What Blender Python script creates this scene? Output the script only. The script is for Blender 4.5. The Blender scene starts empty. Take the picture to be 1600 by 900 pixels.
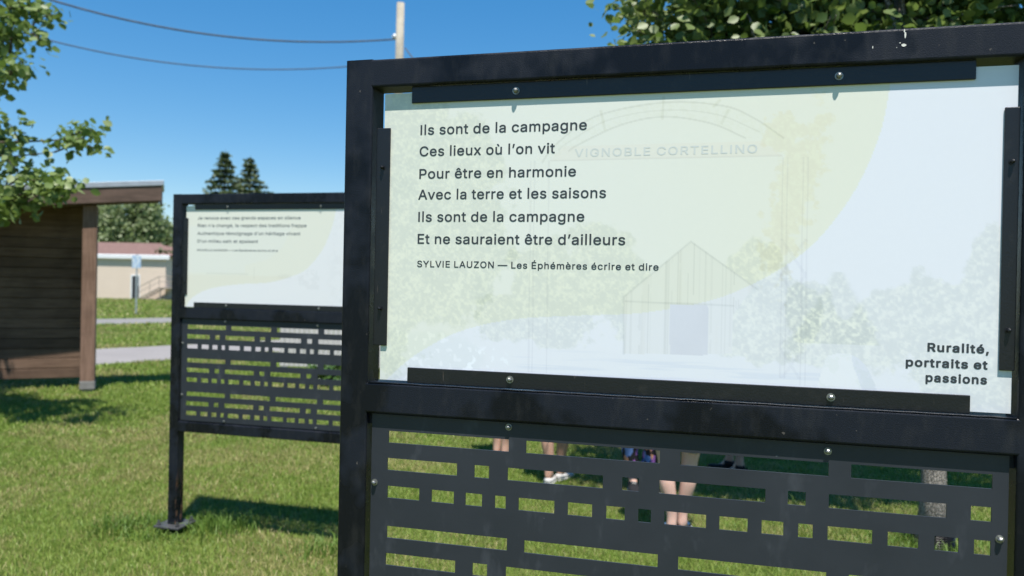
import bpy, bmesh, math, random
import numpy as np
from mathutils import Vector, Matrix

scn = bpy.context.scene
COL = scn.collection
R = math.radians
S = 1.22                     # metres per layout unit of the sign drawings
TH = 0.254                   # both signs stand turned by this angle
HC = 1.578                   # eye height

# ------------------------------------------------------------ camera
ROLL, PITCH = 0.020, 0.005
cam_d = bpy.data.cameras.new('camera')
cam = bpy.data.objects.new('camera', cam_d)
COL.objects.link(cam)
def _pitch(v):
    cp, sp = math.cos(PITCH), math.sin(PITCH)
    return Vector((v[0], v[1]*cp + v[2]*sp, v[2]*cp - v[1]*sp))
_r = _pitch((math.cos(ROLL), 0, math.sin(ROLL)))
_u = _pitch((-math.sin(ROLL), 0, math.cos(ROLL)))
_f = _pitch((0, 1, 0))
cam.matrix_world = Matrix(((_r.x, _u.x, -_f.x, 0), (_r.y, _u.y, -_f.y, 0), (_r.z, _u.z, -_f.z, HC), (0, 0, 0, 1)))
cam_d.sensor_width = 36.0
cam_d.lens = 27.0
cam_d.clip_start = 0.05
cam_d.clip_end = 3000.0
cam_d.dof.use_dof = True
cam_d.dof.focus_distance = 1.55
cam_d.dof.aperture_fstop = 4.2
scn.camera = cam

# ------------------------------------------------------------ world, sun, exposure
SUN = Vector((0.0594, -0.3317, 0.9415)).normalized()
w = bpy.data.worlds.new('World')
scn.world = w
w.use_nodes = True
wn = w.node_tree
for n in list(wn.nodes): wn.nodes.remove(n)
sky = wn.nodes.new('ShaderNodeTexSky')
sky.sky_type = 'NISHITA'
sky.sun_disc = False
sky.sun_elevation = math.asin(SUN.z)
sky.sun_rotation = math.atan2(SUN.x, SUN.y)
sky.altitude = 0
sky.air_density = 1.0
sky.dust_density = 0.1
sky.ozone_density = 4.0
bg = wn.nodes.new('ShaderNodeBackground')
bg.inputs['Strength'].default_value = 0.142
wo = wn.nodes.new('ShaderNodeOutputWorld')
hs = wn.nodes.new('ShaderNodeHueSaturation')
hs.inputs['Saturation'].default_value = 1.6
gm = wn.nodes.new('ShaderNodeGamma')
gm.inputs['Gamma'].default_value = 0.72
wn.links.new(sky.outputs[0], gm.inputs['Color'])
wn.links.new(gm.outputs[0], hs.inputs['Color'])
wn.links.new(hs.outputs[0], bg.inputs[0])
wn.links.new(bg.outputs[0], wo.inputs[0])
sl = bpy.data.lights.new('sun', 'SUN')
sl.energy = 5.0
sl.angle = R(0.5)
sl.color = (1.0, 0.955, 0.89)
so = bpy.data.objects.new('sun', sl)
so.rotation_euler = SUN.to_track_quat('Z', 'Y').to_euler()
so.location = (0, 0, 30)
COL.objects.link(so)
scn.view_settings.view_transform = 'Standard'
scn.view_settings.look = 'None'
scn.view_settings.gamma = 1.0
scn.view_settings.use_curve_mapping = False
scn.view_settings.exposure = 0.72

# ------------------------------------------------------------ helpers
def px(x, y, Y):
    """a point seen at photo pixel (x, y), at forward distance Y (used to read real positions off the photo)"""
    a = (x - 800)/1200.0; b = -(y - 450)/1200.0
    d = _r*a + _u*b + _f
    t = Y/d.y
    return Vector((d.x*t, Y, HC + d.z*t))
def gp(x, y, z=0.0):
    a = (x - 800)/1200.0; b = -(y - 450)/1200.0
    d = _r*a + _u*b + _f
    t = (z - HC)/d.z
    return Vector((d.x*t, d.y*t, z))

def tag(o, label=None, cat=None, group=None, kind=None):
    if label: o['label'] = label
    if cat: o['category'] = cat
    if group: o['group'] = group
    if kind: o['kind'] = kind
    return o
def empty(name, loc=(0, 0, 0), rz=0.0):
    o = bpy.data.objects.new(name, None)
    o.empty_display_size = 0.2
    o.location = loc; o.rotation_euler = (0, 0, rz)
    COL.objects.link(o)
    return o
def link(name, me, mat=None, parent=None, smooth=False):
    o = bpy.data.objects.new(name, me)
    me.name = name
    COL.objects.link(o)
    if mat is not None:
        me.materials.clear()
        for m in (mat if isinstance(mat, (list, tuple)) else [mat]): me.materials.append(m)
    if parent is not None: o.parent = parent
    if smooth:
        me.polygons.foreach_set('use_smooth', np.ones(len(me.polygons), dtype=bool))
    return o
def from_bm(name, bm, mat=None, parent=None, smooth=False):
    me = bpy.data.meshes.new(name)
    bm.normal_update()
    bm.to_mesh(me); bm.free()
    return link(name, me, mat, parent, smooth)
def np_mesh(name, co, faces, nper, tint=None, uvs=None):
    """mesh from numpy arrays: co (n,3), faces flat vertex indices with nper corners each"""
    me = bpy.data.meshes.new(name)
    co = np.ascontiguousarray(co, dtype=np.float32)
    faces = np.ascontiguousarray(faces, dtype=np.int32).ravel()
    nf = len(faces)//nper
    me.vertices.add(len(co)); me.vertices.foreach_set('co', co.ravel())
    me.loops.add(len(faces)); me.loops.foreach_set('vertex_index', faces)
    me.polygons.add(nf)
    me.polygons.foreach_set('loop_start', np.arange(nf, dtype=np.int32)*nper)
    try: me.polygons.foreach_set('loop_total', np.full(nf, nper, dtype=np.int32))
    except Exception: pass
    if tint is not None:
        at = me.color_attributes.new('tint', 'FLOAT_COLOR', 'POINT')
        c = np.ones((len(co), 4), dtype=np.float32); c[:, :3] = tint
        at.data.foreach_set('color', c.ravel())
    me.update(calc_edges=True)
    return me
def box(bm, x0, x1, y0, y1, z0, z1, bev=0.0, seg=2, M=None):
    vs = [bm.verts.new((x, y, z)) for x in (x0, x1) for y in (y0, y1) for z in (z0, z1)]
    F = [(0, 1, 3, 2), (4, 6, 7, 5), (0, 4, 5, 1), (2, 3, 7, 6), (0, 2, 6, 4), (1, 5, 7, 3)]
    fs = [bm.faces.new([vs[i] for i in f]) for f in F]
    if bev > 0:
        es = list({e for f in fs for e in f.edges})
        r = bmesh.ops.bevel(bm, geom=es, offset=bev, segments=seg, affect='EDGES', profile=0.5)
        vs = list({v for f in r['faces'] for v in f.verts} | {v for v in vs if v.is_valid})
    if M is not None:
        bmesh.ops.transform(bm, matrix=M, verts=[v for v in vs if v.is_valid])
    return vs
def bar(bm, x0, x1, y0, y1, z0, z1, axis, rad, seg=3):
    """tube of rectangular section running along axis, only its long edges rounded"""
    vs = [bm.verts.new((x, y, z)) for x in (x0, x1) for y in (y0, y1) for z in (z0, z1)]
    F = [(0, 1, 3, 2), (4, 6, 7, 5), (0, 4, 5, 1), (2, 3, 7, 6), (0, 2, 6, 4), (1, 5, 7, 3)]
    fs = [bm.faces.new([vs[i] for i in f]) for f in F]
    es = [e for e in {e for f in fs for e in f.edges}
          if abs((e.verts[0].co - e.verts[1].co)[axis]) > 1e-6 and
          all(abs((e.verts[0].co - e.verts[1].co)[k]) < 1e-6 for k in range(3) if k != axis)]
    bmesh.ops.bevel(bm, geom=es, offset=rad, segments=seg, affect='EDGES', profile=0.5)
def tube(bm, pts, rads, n=8, caps=True):
    pts = [Vector(p) for p in pts]
    rings = []
    up = Vector((0, 0, 1))
    prev = None
    for i, p in enumerate(pts):
        d = (pts[min(i+1, len(pts)-1)] - pts[max(i-1, 0)])
        if d.length < 1e-9: d = Vector((0, 0, 1))
        d.normalize()
        if prev is None:
            a = d.orthogonal().normalized()
        else:
            a = (prev - d*prev.dot(d))
            a = a.normalized() if a.length > 1e-6 else d.orthogonal().normalized()
        prev = a
        b = d.cross(a)
        r = rads[i] if isinstance(rads, (list, tuple)) else rads
        rings.append([bm.verts.new(p + (a*math.cos(2*math.pi*k/n) + b*math.sin(2*math.pi*k/n))*r) for k in range(n)])
    for i in range(len(rings)-1):
        for k in range(n):
            bm.faces.new((rings[i][k], rings[i][(k+1) % n], rings[i+1][(k+1) % n], rings[i+1][k]))
    if caps:
        bm.faces.new(list(reversed(rings[0]))); bm.faces.new(rings[-1])
    return rings
def lathe(bm, prof, n=16, M=None):
    rings = []
    for r, z in prof:
        rings.append([bm.verts.new((r*math.cos(2*math.pi*k/n), r*math.sin(2*math.pi*k/n), z)) for k in range(n)])
    for i in range(len(rings)-1):
        for k in range(n):
            bm.faces.new((rings[i][k], rings[i][(k+1) % n], rings[i+1][(k+1) % n], rings[i+1][k]))
    bm.faces.new(list(reversed(rings[0]))); bm.faces.new(rings[-1])
    if M is not None:
        bmesh.ops.transform(bm, matrix=M, verts=[v for r in rings for v in r])

# ------------------------------------------------------------ materials
class N:
    """small node-tree builder"""
    def __init__(s, name):
        s.m = bpy.data.materials.new(name); s.m.use_nodes = True
        s.t = s.m.node_tree
        for n in list(s.t.nodes): s.t.nodes.remove(n)
        s.out = s.t.nodes.new('ShaderNodeOutputMaterial')
    def n(s, typ, ins=None, **kw):
        nd = s.t.nodes.new(typ)
        for k, v in kw.items(): setattr(nd, k, v)
        for k, v in (ins or {}).items():
            if isinstance(v, bpy.types.NodeSocket): s.t.links.new(v, nd.inputs[k])
            else: nd.inputs[k].default_value = v
        return nd
    def obj(s): return s.n('ShaderNodeTexCoord').outputs['Object']
    def geo(s): return s.n('ShaderNodeNewGeometry').outputs['Position']
    def mapped(s, vec, sc=(1, 1, 1), loc=(0, 0, 0)):
        return s.n('ShaderNodeMapping', {'Vector': vec, 'Scale': sc, 'Location': loc}).outputs[0]
    def noise(s, vec, scale, detail=3, rough=0.55):
        return s.n('ShaderNodeTexNoise', {'Vector': vec, 'Scale': scale, 'Detail': detail, 'Roughness': rough}).outputs['Fac']
    def ramp(s, fac, stops):
        r = s.n('ShaderNodeValToRGB', {'Fac': fac})
        e = r.color_ramp.elements
        while len(e) < len(stops): e.new(0.5)
        for i, (p, c) in enumerate(stops):
            e[i].position = p
            e[i].color = (c, c, c, 1) if not isinstance(c, (tuple, list)) else (*c, 1)
        return r.outputs['Color']
    def mix(s, fac, a, b, typ='MIX'):
        m = s.n('ShaderNodeMix', data_type='RGBA', blend_type=typ)
        for k, v in ((0, fac), (6, a), (7, b)):
            if isinstance(v, bpy.types.NodeSocket): s.t.links.new(v, m.inputs[k])
            elif k == 0: m.inputs[k].default_value = v
            else: m.inputs[k].default_value = (*v, 1) if len(v) == 3 else v
        return m.outputs[2]
    def math(s, op, a, b=0.0, c=None):
        ins = {0: a, 1: b}
        if c is not None: ins[2] = c
        return s.n('ShaderNodeMath', ins, operation=op).outputs[0]
    def sep(s, v): return s.n('ShaderNodeSeparateXYZ', {0: v}).outputs
    def attr(s, name): return s.n('ShaderNodeAttribute', attribute_name=name).outputs['Color']
    def bump(s, h, strength=0.3, dist=0.01):
        return s.n('ShaderNodeBump', {'Height': h, 'Strength': strength, 'Distance': dist}).outputs[0]
    def bsdf(s, col, rough=0.6, normal=None, metal=0.0, spec=0.5, **kw):
        ins = {'Base Color': col if isinstance(col, bpy.types.NodeSocket) else (*col, 1), 'Roughness': rough, 'Metallic': metal, 'Specular IOR Level': spec}
        if normal is not None: ins['Normal'] = normal
        ins.update(kw)
        b = s.n('ShaderNodeBsdfPrincipled', ins)
        s.t.links.new(b.outputs[0], s.out.inputs[0])
        return b
M = {}
def simple(key, col, rough=0.6, var=0.15, scale=8.0, bump=0.0, bscale=60.0, metal=0.0, spec=0.5, bdist=0.003):
    k = N(key)
    o = k.obj()
    a = k.noise(o, scale, 4)
    c = k.mix(k.ramp(a, [(0.3, 0.0), (0.7, 1.0)]), tuple(x*(1-var) for x in col), tuple(min(1, x*(1+var)) for x in col))
    nr = k.bump(k.noise(o, bscale, 3), bump, bdist) if bump else None
    k.bsdf(c, rough, nr, metal, spec)
    M[key] = k.m
    return k.m

# black textured frame paint: orange-peel, patches of glossier touch-up, dust, rust near the foot
def frame_mat(key, rust):
    k = N(key); o = k.obj()
    big = k.noise(o, 3.2, 4, 0.6)
    patch = k.ramp(big, [(0.46, 0.0), (0.52, 1.0)])
    fine = k.noise(o, 380, 3, 0.65)
    dust = k.noise(k.mapped(o, (9, 9, 3)), 4, 5, 0.65)
    col = k.mix(patch, (0.0105, 0.0130, 0.0200), (0.0050, 0.0060, 0.0092))
    col = k.mix(k.ramp(dust, [(0.5, 0.0), (0.85, 0.30)]), col, (0.06, 0.058, 0.055))
    chip = k.ramp(k.noise(o, 75, 2, 0.5), [(0.735, 0.0), (0.75, 1.0)])
    col = k.mix(k.math('MULTIPLY', chip, 0.5), col, (0.16, 0.14, 0.12))
    if rust:
        s = k.sep(o)
        low = k.n('ShaderNodeMapRange', {0: s[2], 1: 0.42, 2: 0.08, 3: 0.0, 4: 1.0}).outputs[0]
        rn = k.noise(k.mapped(o, (60, 60, 9)), 1.0, 4, 0.6)
        m = k.math('MULTIPLY', k.ramp(rn, [(0.56, 0.0), (0.62, 1.0)]), low)
        edge = k.n('ShaderNodeMapRange', {0: k.math('ABSOLUTE', k.math('SUBTRACT', s[0], 0.064)), 1: 0.012, 2: 0.004, 3: 0.0, 4: 1.0}).outputs[0]
        m = k.math('MULTIPLY', m, edge)
        col = k.mix(m, col, (0.23, 0.12, 0.065))
    rough = k.n('ShaderNodeMapRange', {0: patch, 1: 0.0, 2: 1.0, 3: 0.46, 4: 0.27}).outputs[0]
    nr = k.bump(fine, 0.40, 0.0017)
    k.bsdf(col, rough, nr, 0.0, 0.22)
    M[key] = k.m
frame_mat('frame_paint', True)
def sheet_mat():
    k = N('sheet_paint'); o = k.obj()
    cl = k.noise(o, 4.5, 5, 0.65)
    sm = k.noise(k.mapped(o, (5, 5, 2.2)), 2.5, 4, 0.7)
    col = k.mix(k.ramp(cl, [(0.35, 0.0), (0.7, 1.0)]), (0.021, 0.0245, 0.032), (0.029, 0.033, 0.042))
    col = k.mix(k.ramp(sm, [(0.56, 0.0), (0.74, 0.55)]), col, (0.070, 0.076, 0.090))
    sp = k.ramp(k.noise(o, 80, 1, 0.4), [(0.80, 0.0), (0.82, 0.4)])
    col = k.mix(sp, col, (0.3, 0.3, 0.3))
    k.bsdf(col, 0.5, k.bump(k.noise(o, 300, 2), 0.08, 0.001), 0.0, 0.4)
    M['sheet_paint'] = k.m
sheet_mat()
def strip_mat():
    k = N('strip_paint'); o = k.obj()
    d = k.noise(o, 30, 5, 0.7)
    col = k.mix(k.ramp(d, [(0.55, 0.0), (0.8, 0.5)]), (0.008, 0.0085, 0.011), (0.035, 0.032, 0.030))
    sc = k.ramp(k.noise(k.mapped(o, (160, 1, 18), (3, 0, 0)), 1.0, 1, 0.3), [(0.74, 0.0), (0.78, 0.5)])
    col = k.mix(sc, col, (0.10, 0.08, 0.07))
    k.bsdf(col, 0.36, k.bump(k.noise(o, 260, 3), 0.25, 0.0015), 0.0, 0.5)
    M['strip_paint'] = k.m
strip_mat()
def print_mat():
    k = N('printed_panel')
    k.bsdf(k.attr('tint'), 0.32, None, 0.0, 0.35)
    M['print'] = k.m
print_mat()
def ink():
    k = N('ink')
    o = k.obj()
    k.bsdf(k.mix(k.noise(o, 40), (0.036, 0.043, 0.050), (0.050, 0.057, 0.064)), 0.4, None, 0, 0.3)
    M['ink'] = k.m
ink()
k = N('faded_ink'); k.bsdf((0.115, 0.13, 0.14), 0.4, None, 0, 0.3); M['faded'] = k.m
simple('acrylic_edge', (0.75, 0.82, 0.80), 0.25, 0.05)
simple('zinc', (0.30, 0.30, 0.28), 0.42, 0.2, 90, 0.2, 300, metal=0.85)
simple('rust', (0.16, 0.085, 0.05), 0.85, 0.35, 60, 0.4, 200)
simple('dropping', (0.7, 0.68, 0.62), 0.8, 0.15, 200)

def foliage(key, a, b, trans=0.3, rough=0.45):
    k = N(key)
    t = k.attr('tint')
    c = k.mix(t, a, b)
    nrm = k.n('ShaderNodeBsdfPrincipled', {'Base Color': c, 'Roughness': rough, 'Specular IOR Level': 0.4})
    tr = k.n('ShaderNodeBsdfTranslucent', {'Color': k.mix(0.35, c, (0.16, 0.26, 0.03))})
    mx = k.n('ShaderNodeMixShader', {0: trans, 1: nrm.outputs[0], 2: tr.outputs[0]})
    k.t.links.new(mx.outputs[0], k.out.inputs[0])
    M[key] = k.m
foliage('maple_leaf', (0.08, 0.145, 0.026), (0.25, 0.31, 0.115), 0.35)
foliage('linden_leaf', (0.065, 0.12, 0.022), (0.24, 0.29, 0.11), 0.4)
foliage('poplar_leaf', (0.18, 0.24, 0.115), (0.29, 0.345, 0.18), 0.5)
foliage('spruce_needle', (0.060, 0.090, 0.042), (0.13, 0.16, 0.075), 0.25, 0.6)
foliage('shrub_leaf', (0.03, 0.075, 0.015), (0.085, 0.15, 0.035))
def grass_blade():
    k = N('grass_blade')
    c = k.attr('tint')
    b = k.n('ShaderNodeBsdfPrincipled', {'Base Color': c, 'Roughness': 0.5, 'Specular IOR Level': 0.35})
    tr = k.n('ShaderNodeBsdfTranslucent', {'Color': c})
    mx = k.n('ShaderNodeMixShader', {0: 0.25, 1: b.outputs[0], 2: tr.outputs[0]})
    k.t.links.new(mx.outputs[0], k.out.inputs[0])
    M['grass_blade'] = k.m
grass_blade()
def bark(key, a, b, sc=(14, 14, 3)):
    k = N(key); o = k.obj()
    h = k.noise(k.mapped(o, sc), 3.0, 6, 0.7)
    pl = k.n('ShaderNodeTexVoronoi', {'Vector': k.mapped(o, (sc[0], sc[1], sc[2]*1.2)), 'Scale': 3.2}, feature='DISTANCE_TO_EDGE').outputs['Distance']
    crack = k.ramp(pl, [(0.0, 0.0), (0.16, 1.0)])
    c = k.mix(k.ramp(h, [(0.3, 0.0), (0.7, 1.0)]), a, b)
    c = k.mix(k.math('MULTIPLY', k.math('SUBTRACT', 1.0, crack), 0.75), c, tuple(x*0.3 for x in a))
    k.bsdf(c, 0.85, k.bump(k.math('ADD', crack, h), 0.7, 0.012), 0, 0.2)
    M[key] = k.m
bark('grey_bark', (0.20, 0.175, 0.15), (0.40, 0.365, 0.32), (26, 26, 9))
bark('brown_bark', (0.10, 0.075, 0.055), (0.2, 0.16, 0.12))
def wood(key, a, b, axis=0, plank=0.0):
    """weathered boards: grain along axis, board to board variation across z when plank > 0"""
    k = N(key); o = k.obj()
    sc = [22, 22, 22]; sc[axis] = 1.3
    g = k.noise(k.mapped(o, tuple(sc)), 2.0, 6, 0.68)
    c = k.mix(k.ramp(g, [(0.3, 0.0), (0.7, 1.0)]), a, b)
    if plank:
        z = k.sep(o)[2]
        idx = k.math('FLOOR', k.math('DIVIDE', z, plank))
        wn_ = k.n('ShaderNodeTexWhiteNoise', {'W': idx}, noise_dimensions='1D').outputs['Value']
        c = k.mix(1.0, c, k.ramp(wn_, [(0.0, 0.75), (1.0, 1.1)]), 'MULTIPLY')
    st = k.noise(o, 2.2, 5, 0.6)
    c = k.mix(k.ramp(st, [(0.45, 0.0), (0.75, 0.6)]), c, tuple(x*0.45 for x in a))
    k.bsdf(c, 0.8, k.bump(g, 0.5, 0.004), 0, 0.25)
    M[key] = k.m
wood('shelter_boards', (0.105, 0.062, 0.042), (0.21, 0.135, 0.092), 0, 0.14)
wood('shelter_post', (0.15, 0.088, 0.06), (0.29, 0.18, 0.13), 2)
wood('shelter_beam', (0.10, 0.070, 0.055), (0.19, 0.125, 0.10), 0)
wood('pole_wood', (0.29, 0.26, 0.205), (0.43, 0.40, 0.33), 2)
wood('deck_wood', (0.26, 0.22, 0.18), (0.38, 0.33, 0.28), 0)
simple('flashing', (0.42, 0.45, 0.5), 0.4, 0.1, 6, metal=0.3)
simple('roof_dark', (0.05, 0.05, 0.055), 0.8, 0.2, 20)
simple('galv', (0.42, 0.45, 0.47), 0.5, 0.2, 30, metal=0.5)
simple('concrete', (0.20, 0.19, 0.18), 0.9, 0.15, 12, 0.3, 80)
simple('cable', (0.05, 0.047, 0.045), 0.6, 0.4, 3)
simple('pipe_black', (0.02, 0.02, 0.022), 0.4, 0.2, 30)
# ------------------------------------------------------------ numpy noise
def vnoise(x, y, seed, octs=4, rough=0.55):
    """tileless value noise, x and y arrays in cells"""
    tot = np.zeros_like(x, dtype=np.float64); amp = 1.0; nrm = 0.0
    for o in range(octs):
        rng = np.random.default_rng(seed*101 + o)
        T = rng.random((256, 256))
        xf = x*(2**o) + 17.3*o; yf = y*(2**o) + 9.1*o
        xi = np.floor(xf).astype(int); yi = np.floor(yf).astype(int)
        u = xf - xi; v = yf - yi
        u = u*u*(3-2*u); v = v*v*(3-2*v)
        a = T[yi % 256, xi % 256]; b = T[yi % 256, (xi+1) % 256]
        c = T[(yi+1) % 256, xi % 256]; d = T[(yi+1) % 256, (xi+1) % 256]
        tot += amp*((a*(1-u)+b*u)*(1-v) + (c*(1-u)+d*u)*v)
        nrm += amp; amp *= rough
    return tot/nrm
def sstep(a, b, x):
    t = np.clip((x-a)/(b-a), 0, 1); return t*t*(3-2*t)
def in_poly(px_, py_, poly):
    ins = np.zeros(px_.shape, dtype=bool)
    n = len(poly); j = n-1
    for i in range(n):
        xi, yi = poly[i]; xj, yj = poly[j]
        cond = ((yi > py_) != (yj > py_)) & (px_ < (xj-xi)*(py_-yi)/((yj-yi) if yj != yi else 1e-9) + xi)
        ins ^= cond; j = i
    return ins
def seg_d(px_, py_, a, b, asp):
    ax, ay = a; bx, by = b
    X = px_ - ax; Y = (py_ - ay)*asp
    dx = bx-ax; dy = (by-ay)*asp
    t = np.clip((X*dx + Y*dy)/(dx*dx+dy*dy+1e-12), 0, 1)
    return np.hypot(X - t*dx, Y - t*dy)
def poly_d(px_, py_, pts, asp):
    d = np.full(px_.shape, 9.0)
    for a, b in zip(pts[:-1], pts[1:]): d = np.minimum(d, seg_d(px_, py_, a, b, asp))
    return d

# ------------------------------------------------------------ ground, roads
def ground_mat():
    k = N('lawn_soil'); p = k.geo()
    a = k.noise(p, 0.55, 5, 0.6); b = k.noise(p, 6.0, 4, 0.65); c_ = k.noise(p, 45.0, 3, 0.7)
    g = k.mix(k.ramp(a, [(0.35, 0.0), (0.65, 1.0)]), (0.090, 0.132, 0.024), (0.135, 0.170, 0.038))
    g = k.mix(k.ramp(b, [(0.42, 0.0), (0.75, 0.75)]), g, (0.19, 0.18, 0.07))
    g = k.mix(1.0, g, k.ramp(c_, [(0.25, 0.55), (0.75, 1.2)]), 'MULTIPLY')
    k.bsdf(g, 0.9, k.bump(c_, 0.8, 0.03), 0, 0.1)
    M['lawn'] = k.m
    k = N('road_gravel'); p = k.geo()
    a = k.noise(p, 1.2, 4); b = k.noise(p, 60, 3, 0.7)
    g = k.mix(a, (0.21, 0.198, 0.195), (0.28, 0.265, 0.26))
    g = k.mix(1.0, g, k.ramp(b, [(0.25, 0.75), (0.75, 1.1)]), 'MULTIPLY')
    k.bsdf(g, 0.92, k.bump(b, 0.5, 0.01), 0, 0.15)
    M['road'] = k.m
    k = N('street_asphalt'); p = k.geo()
    g = k.mix(k.noise(p, 0.8, 5), (0.16, 0.155, 0.15), (0.23, 0.225, 0.22))
    k.bsdf(g, 0.9, None, 0, 0.15); M['asphalt'] = k.m
ground_mat()
bm = bmesh.new()
bmesh.ops.create_circle(bm, cap_ends=True, radius=1500, segments=64)
tag(from_bm('lawn', bm, M['lawn']), kind='structure')
def ribbon(name, near, far, z, mat):
    bm = bmesh.new()
    n = len(near)
    lo = [bm.verts.new((p[0], p[1], z)) for p in near]
    hi = [bm.verts.new((p[0], p[1], z)) for p in far]
    for i in range(n-1): bm.faces.new((lo[i], lo[i+1], hi[i+1], hi[i]))
    # a low verge face so that the sheet has an edge
    return tag(from_bm(name, bm, mat), kind='structure')
def extend(a, b, ta, tb): return a + (b-a)*ta, a + (b-a)*tb
n0, n1 = gp(147, 571), gp(266, 562.5); f0, f1 = gp(147, 546), gp(266, 540)
def wob(a, b, n, seed, amp=0.05):
    rng = np.random.default_rng(seed); out = []
    for i in range(n):
        q = a + (b-a)*(i/(n-1)); q = q + Vector((0, float(rng.normal(0, amp)), 0)); out.append(q)
    return out
ribbon('gravel_road', wob(*extend(n0, n1, -14, 12), 90, 1), wob(*extend(f0, f1, -12, 10), 90, 2), 0.006, M['road'])
n0, n1 = gp(147, 507), gp(266, 504); f0, f1 = gp(147, 499), gp(266, 496.5)
ribbon('street', wob(*extend(n0, n1, -14, 12), 90, 3), wob(*extend(f0, f1, -14, 12), 90, 4), 0.006, M['asphalt'])

# ------------------------------------------------------------ lettering
# letter outlines in thousandths of an em: advance width, then one list x, y, x, y ... for each closed contour
GLYPHS = {'m': {}, 'b': {}}
GLYPHS['m'][chr(44)] = (200, [[38,-131,32,-129,28,-125,27,-109,49,31,58,75,62,79,70,82,136,81,142,79,146,75,147,63,94,-123,88,-129,80,-132]])
GLYPHS['m'][chr(65)] = (492, [[16,-12,10,-10,6,-6,4,2,6,8,190,512,194,517,204,521,274,521,285,516,370,286,470,16,474,2,470,-9,460,-13,398,-13,387,-8,380,6,342,116,338,126,334,129,146,129,140,124,102,12,93,-8,82,-13], [174,212,306,212,302,228,256,359,240,411,238,411,172,214]])
GLYPHS['m'][chr(66)] = (468, [[60,-12,51,-8,47,2,47,506,51,516,62,521,254,521,296,515,334,502,356,487,381,462,396,438,409,394,409,352,405,336,396,312,381,292,364,277,347,268,348,266,358,262,380,247,401,226,412,210,423,184,429,158,429,114,418,76,405,54,399,46,370,18,350,8,304,-7,282,-11,250,-11,244,-13], [138,70,254,69,260,71,278,71,304,78,322,89,331,98,340,114,343,130,343,150,336,172,318,195,304,206,292,212,256,219,138,218,137,216,137,72], [138,298,244,297,274,302,298,315,314,334,323,356,323,382,321,392,316,406,304,421,288,432,256,439,138,438,137,436,137,300]])
GLYPHS['m'][chr(67)] = (522, [[246,-17,228,-16,188,-6,178,-3,142,16,114,38,83,71,60,109,41,157,31,205,29,277,31,283,31,303,41,351,60,399,74,423,85,439,116,472,146,495,174,509,224,524,238,526,276,528,282,526,314,524,366,507,386,497,412,478,443,447,458,425,470,401,479,373,484,351,482,343,478,339,470,336,410,336,402,339,398,343,392,365,382,385,371,397,350,418,314,437,270,444,240,442,210,433,194,425,174,410,148,381,134,357,125,331,117,293,117,271,115,265,117,215,125,177,140,141,159,113,174,98,190,86,210,75,250,66,278,66,306,70,348,89,377,117,396,163,402,169,410,172,470,172,478,169,482,165,484,157,479,135,470,107,462,91,439,57,429,45,416,34,392,16,374,5,332,-10,296,-18]])
GLYPHS['m'][chr(68)] = (514, [[60,-12,51,-8,47,2,47,506,51,516,62,521,234,521,240,519,274,517,308,509,352,492,386,469,397,458,419,436,444,396,463,342,471,302,471,284,473,278,471,208,461,160,444,114,419,74,392,45,356,20,320,4,270,-9,222,-11,216,-13], [138,70,226,69,232,71,252,71,284,79,314,92,332,105,356,132,370,156,379,184,385,214,387,272,385,278,385,296,379,326,370,354,351,386,342,395,314,418,288,430,260,437,248,437,242,439,140,439,137,436,137,72]])
GLYPHS['m'][chr(69)] = (431, [[60,-12,51,-8,47,2,47,506,51,516,62,521,368,521,378,517,383,506,383,454,379,444,368,439,140,439,137,436,137,300,140,297,352,297,363,292,367,282,367,232,364,224,360,220,352,217,138,216,137,214,137,72,140,69,372,69,382,65,387,54,387,2,383,-8,372,-13]])
GLYPHS['m'][chr(71)] = (532, [[248,-17,228,-16,178,-3,146,13,110,40,78,77,58,111,44,147,31,201,31,217,29,223,29,285,31,291,31,307,39,345,52,383,62,405,78,431,112,470,144,495,172,509,222,524,236,526,274,528,306,524,340,516,364,507,386,495,422,468,437,453,460,421,472,397,485,353,481,341,470,336,410,336,399,341,378,385,365,401,348,418,316,435,294,440,258,444,232,440,214,435,204,429,186,420,165,403,153,389,136,361,123,323,117,293,117,271,115,265,117,215,125,177,132,157,151,123,170,102,194,83,220,72,252,66,294,66,318,72,336,79,358,94,371,107,386,129,394,145,401,171,401,183,398,186,286,186,275,191,271,201,271,253,274,261,278,265,286,268,474,268,484,264,489,253,489,177,487,171,487,159,479,127,470,103,460,83,443,59,412,28,384,9,352,-5,310,-16,298,-16,292,-18]])
GLYPHS['m'][chr(72)] = (529, [[60,-12,51,-8,47,2,47,506,51,516,62,521,122,521,130,518,134,514,137,506,137,304,140,301,376,301,379,304,379,506,382,514,386,518,394,521,454,521,464,517,469,506,469,2,465,-8,454,-13,394,-13,386,-10,382,-6,379,2,379,216,378,218,140,219,137,216,137,2,134,-6,130,-10,122,-13]])
GLYPHS['m'][chr(73)] = (202, [[62,-12,53,-8,49,2,49,506,53,516,64,521,126,520,135,516,139,506,139,2,135,-8,124,-13]])
GLYPHS['m'][chr(74)] = (408, [[169,-17,143,-14,101,1,66,25,41,59,26,101,20,147,20,169,24,179,35,184,95,184,105,180,110,169,110,133,112,117,117,101,128,85,145,71,163,64,191,62,215,67,237,80,251,99,258,121,258,133,260,139,260,337,260,505,263,513,267,517,275,520,333,520,341,517,345,513,348,505,348,137,346,131,344,101,331,63,322,49,299,22,271,2,227,-14,199,-18]])
GLYPHS['m'][chr(76)] = (405, [[60,-12,51,-8,47,2,47,506,51,516,62,521,122,521,130,518,134,514,137,506,137,298,138,70,140,69,358,69,368,65,373,54,373,2,369,-8,358,-13]])
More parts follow.
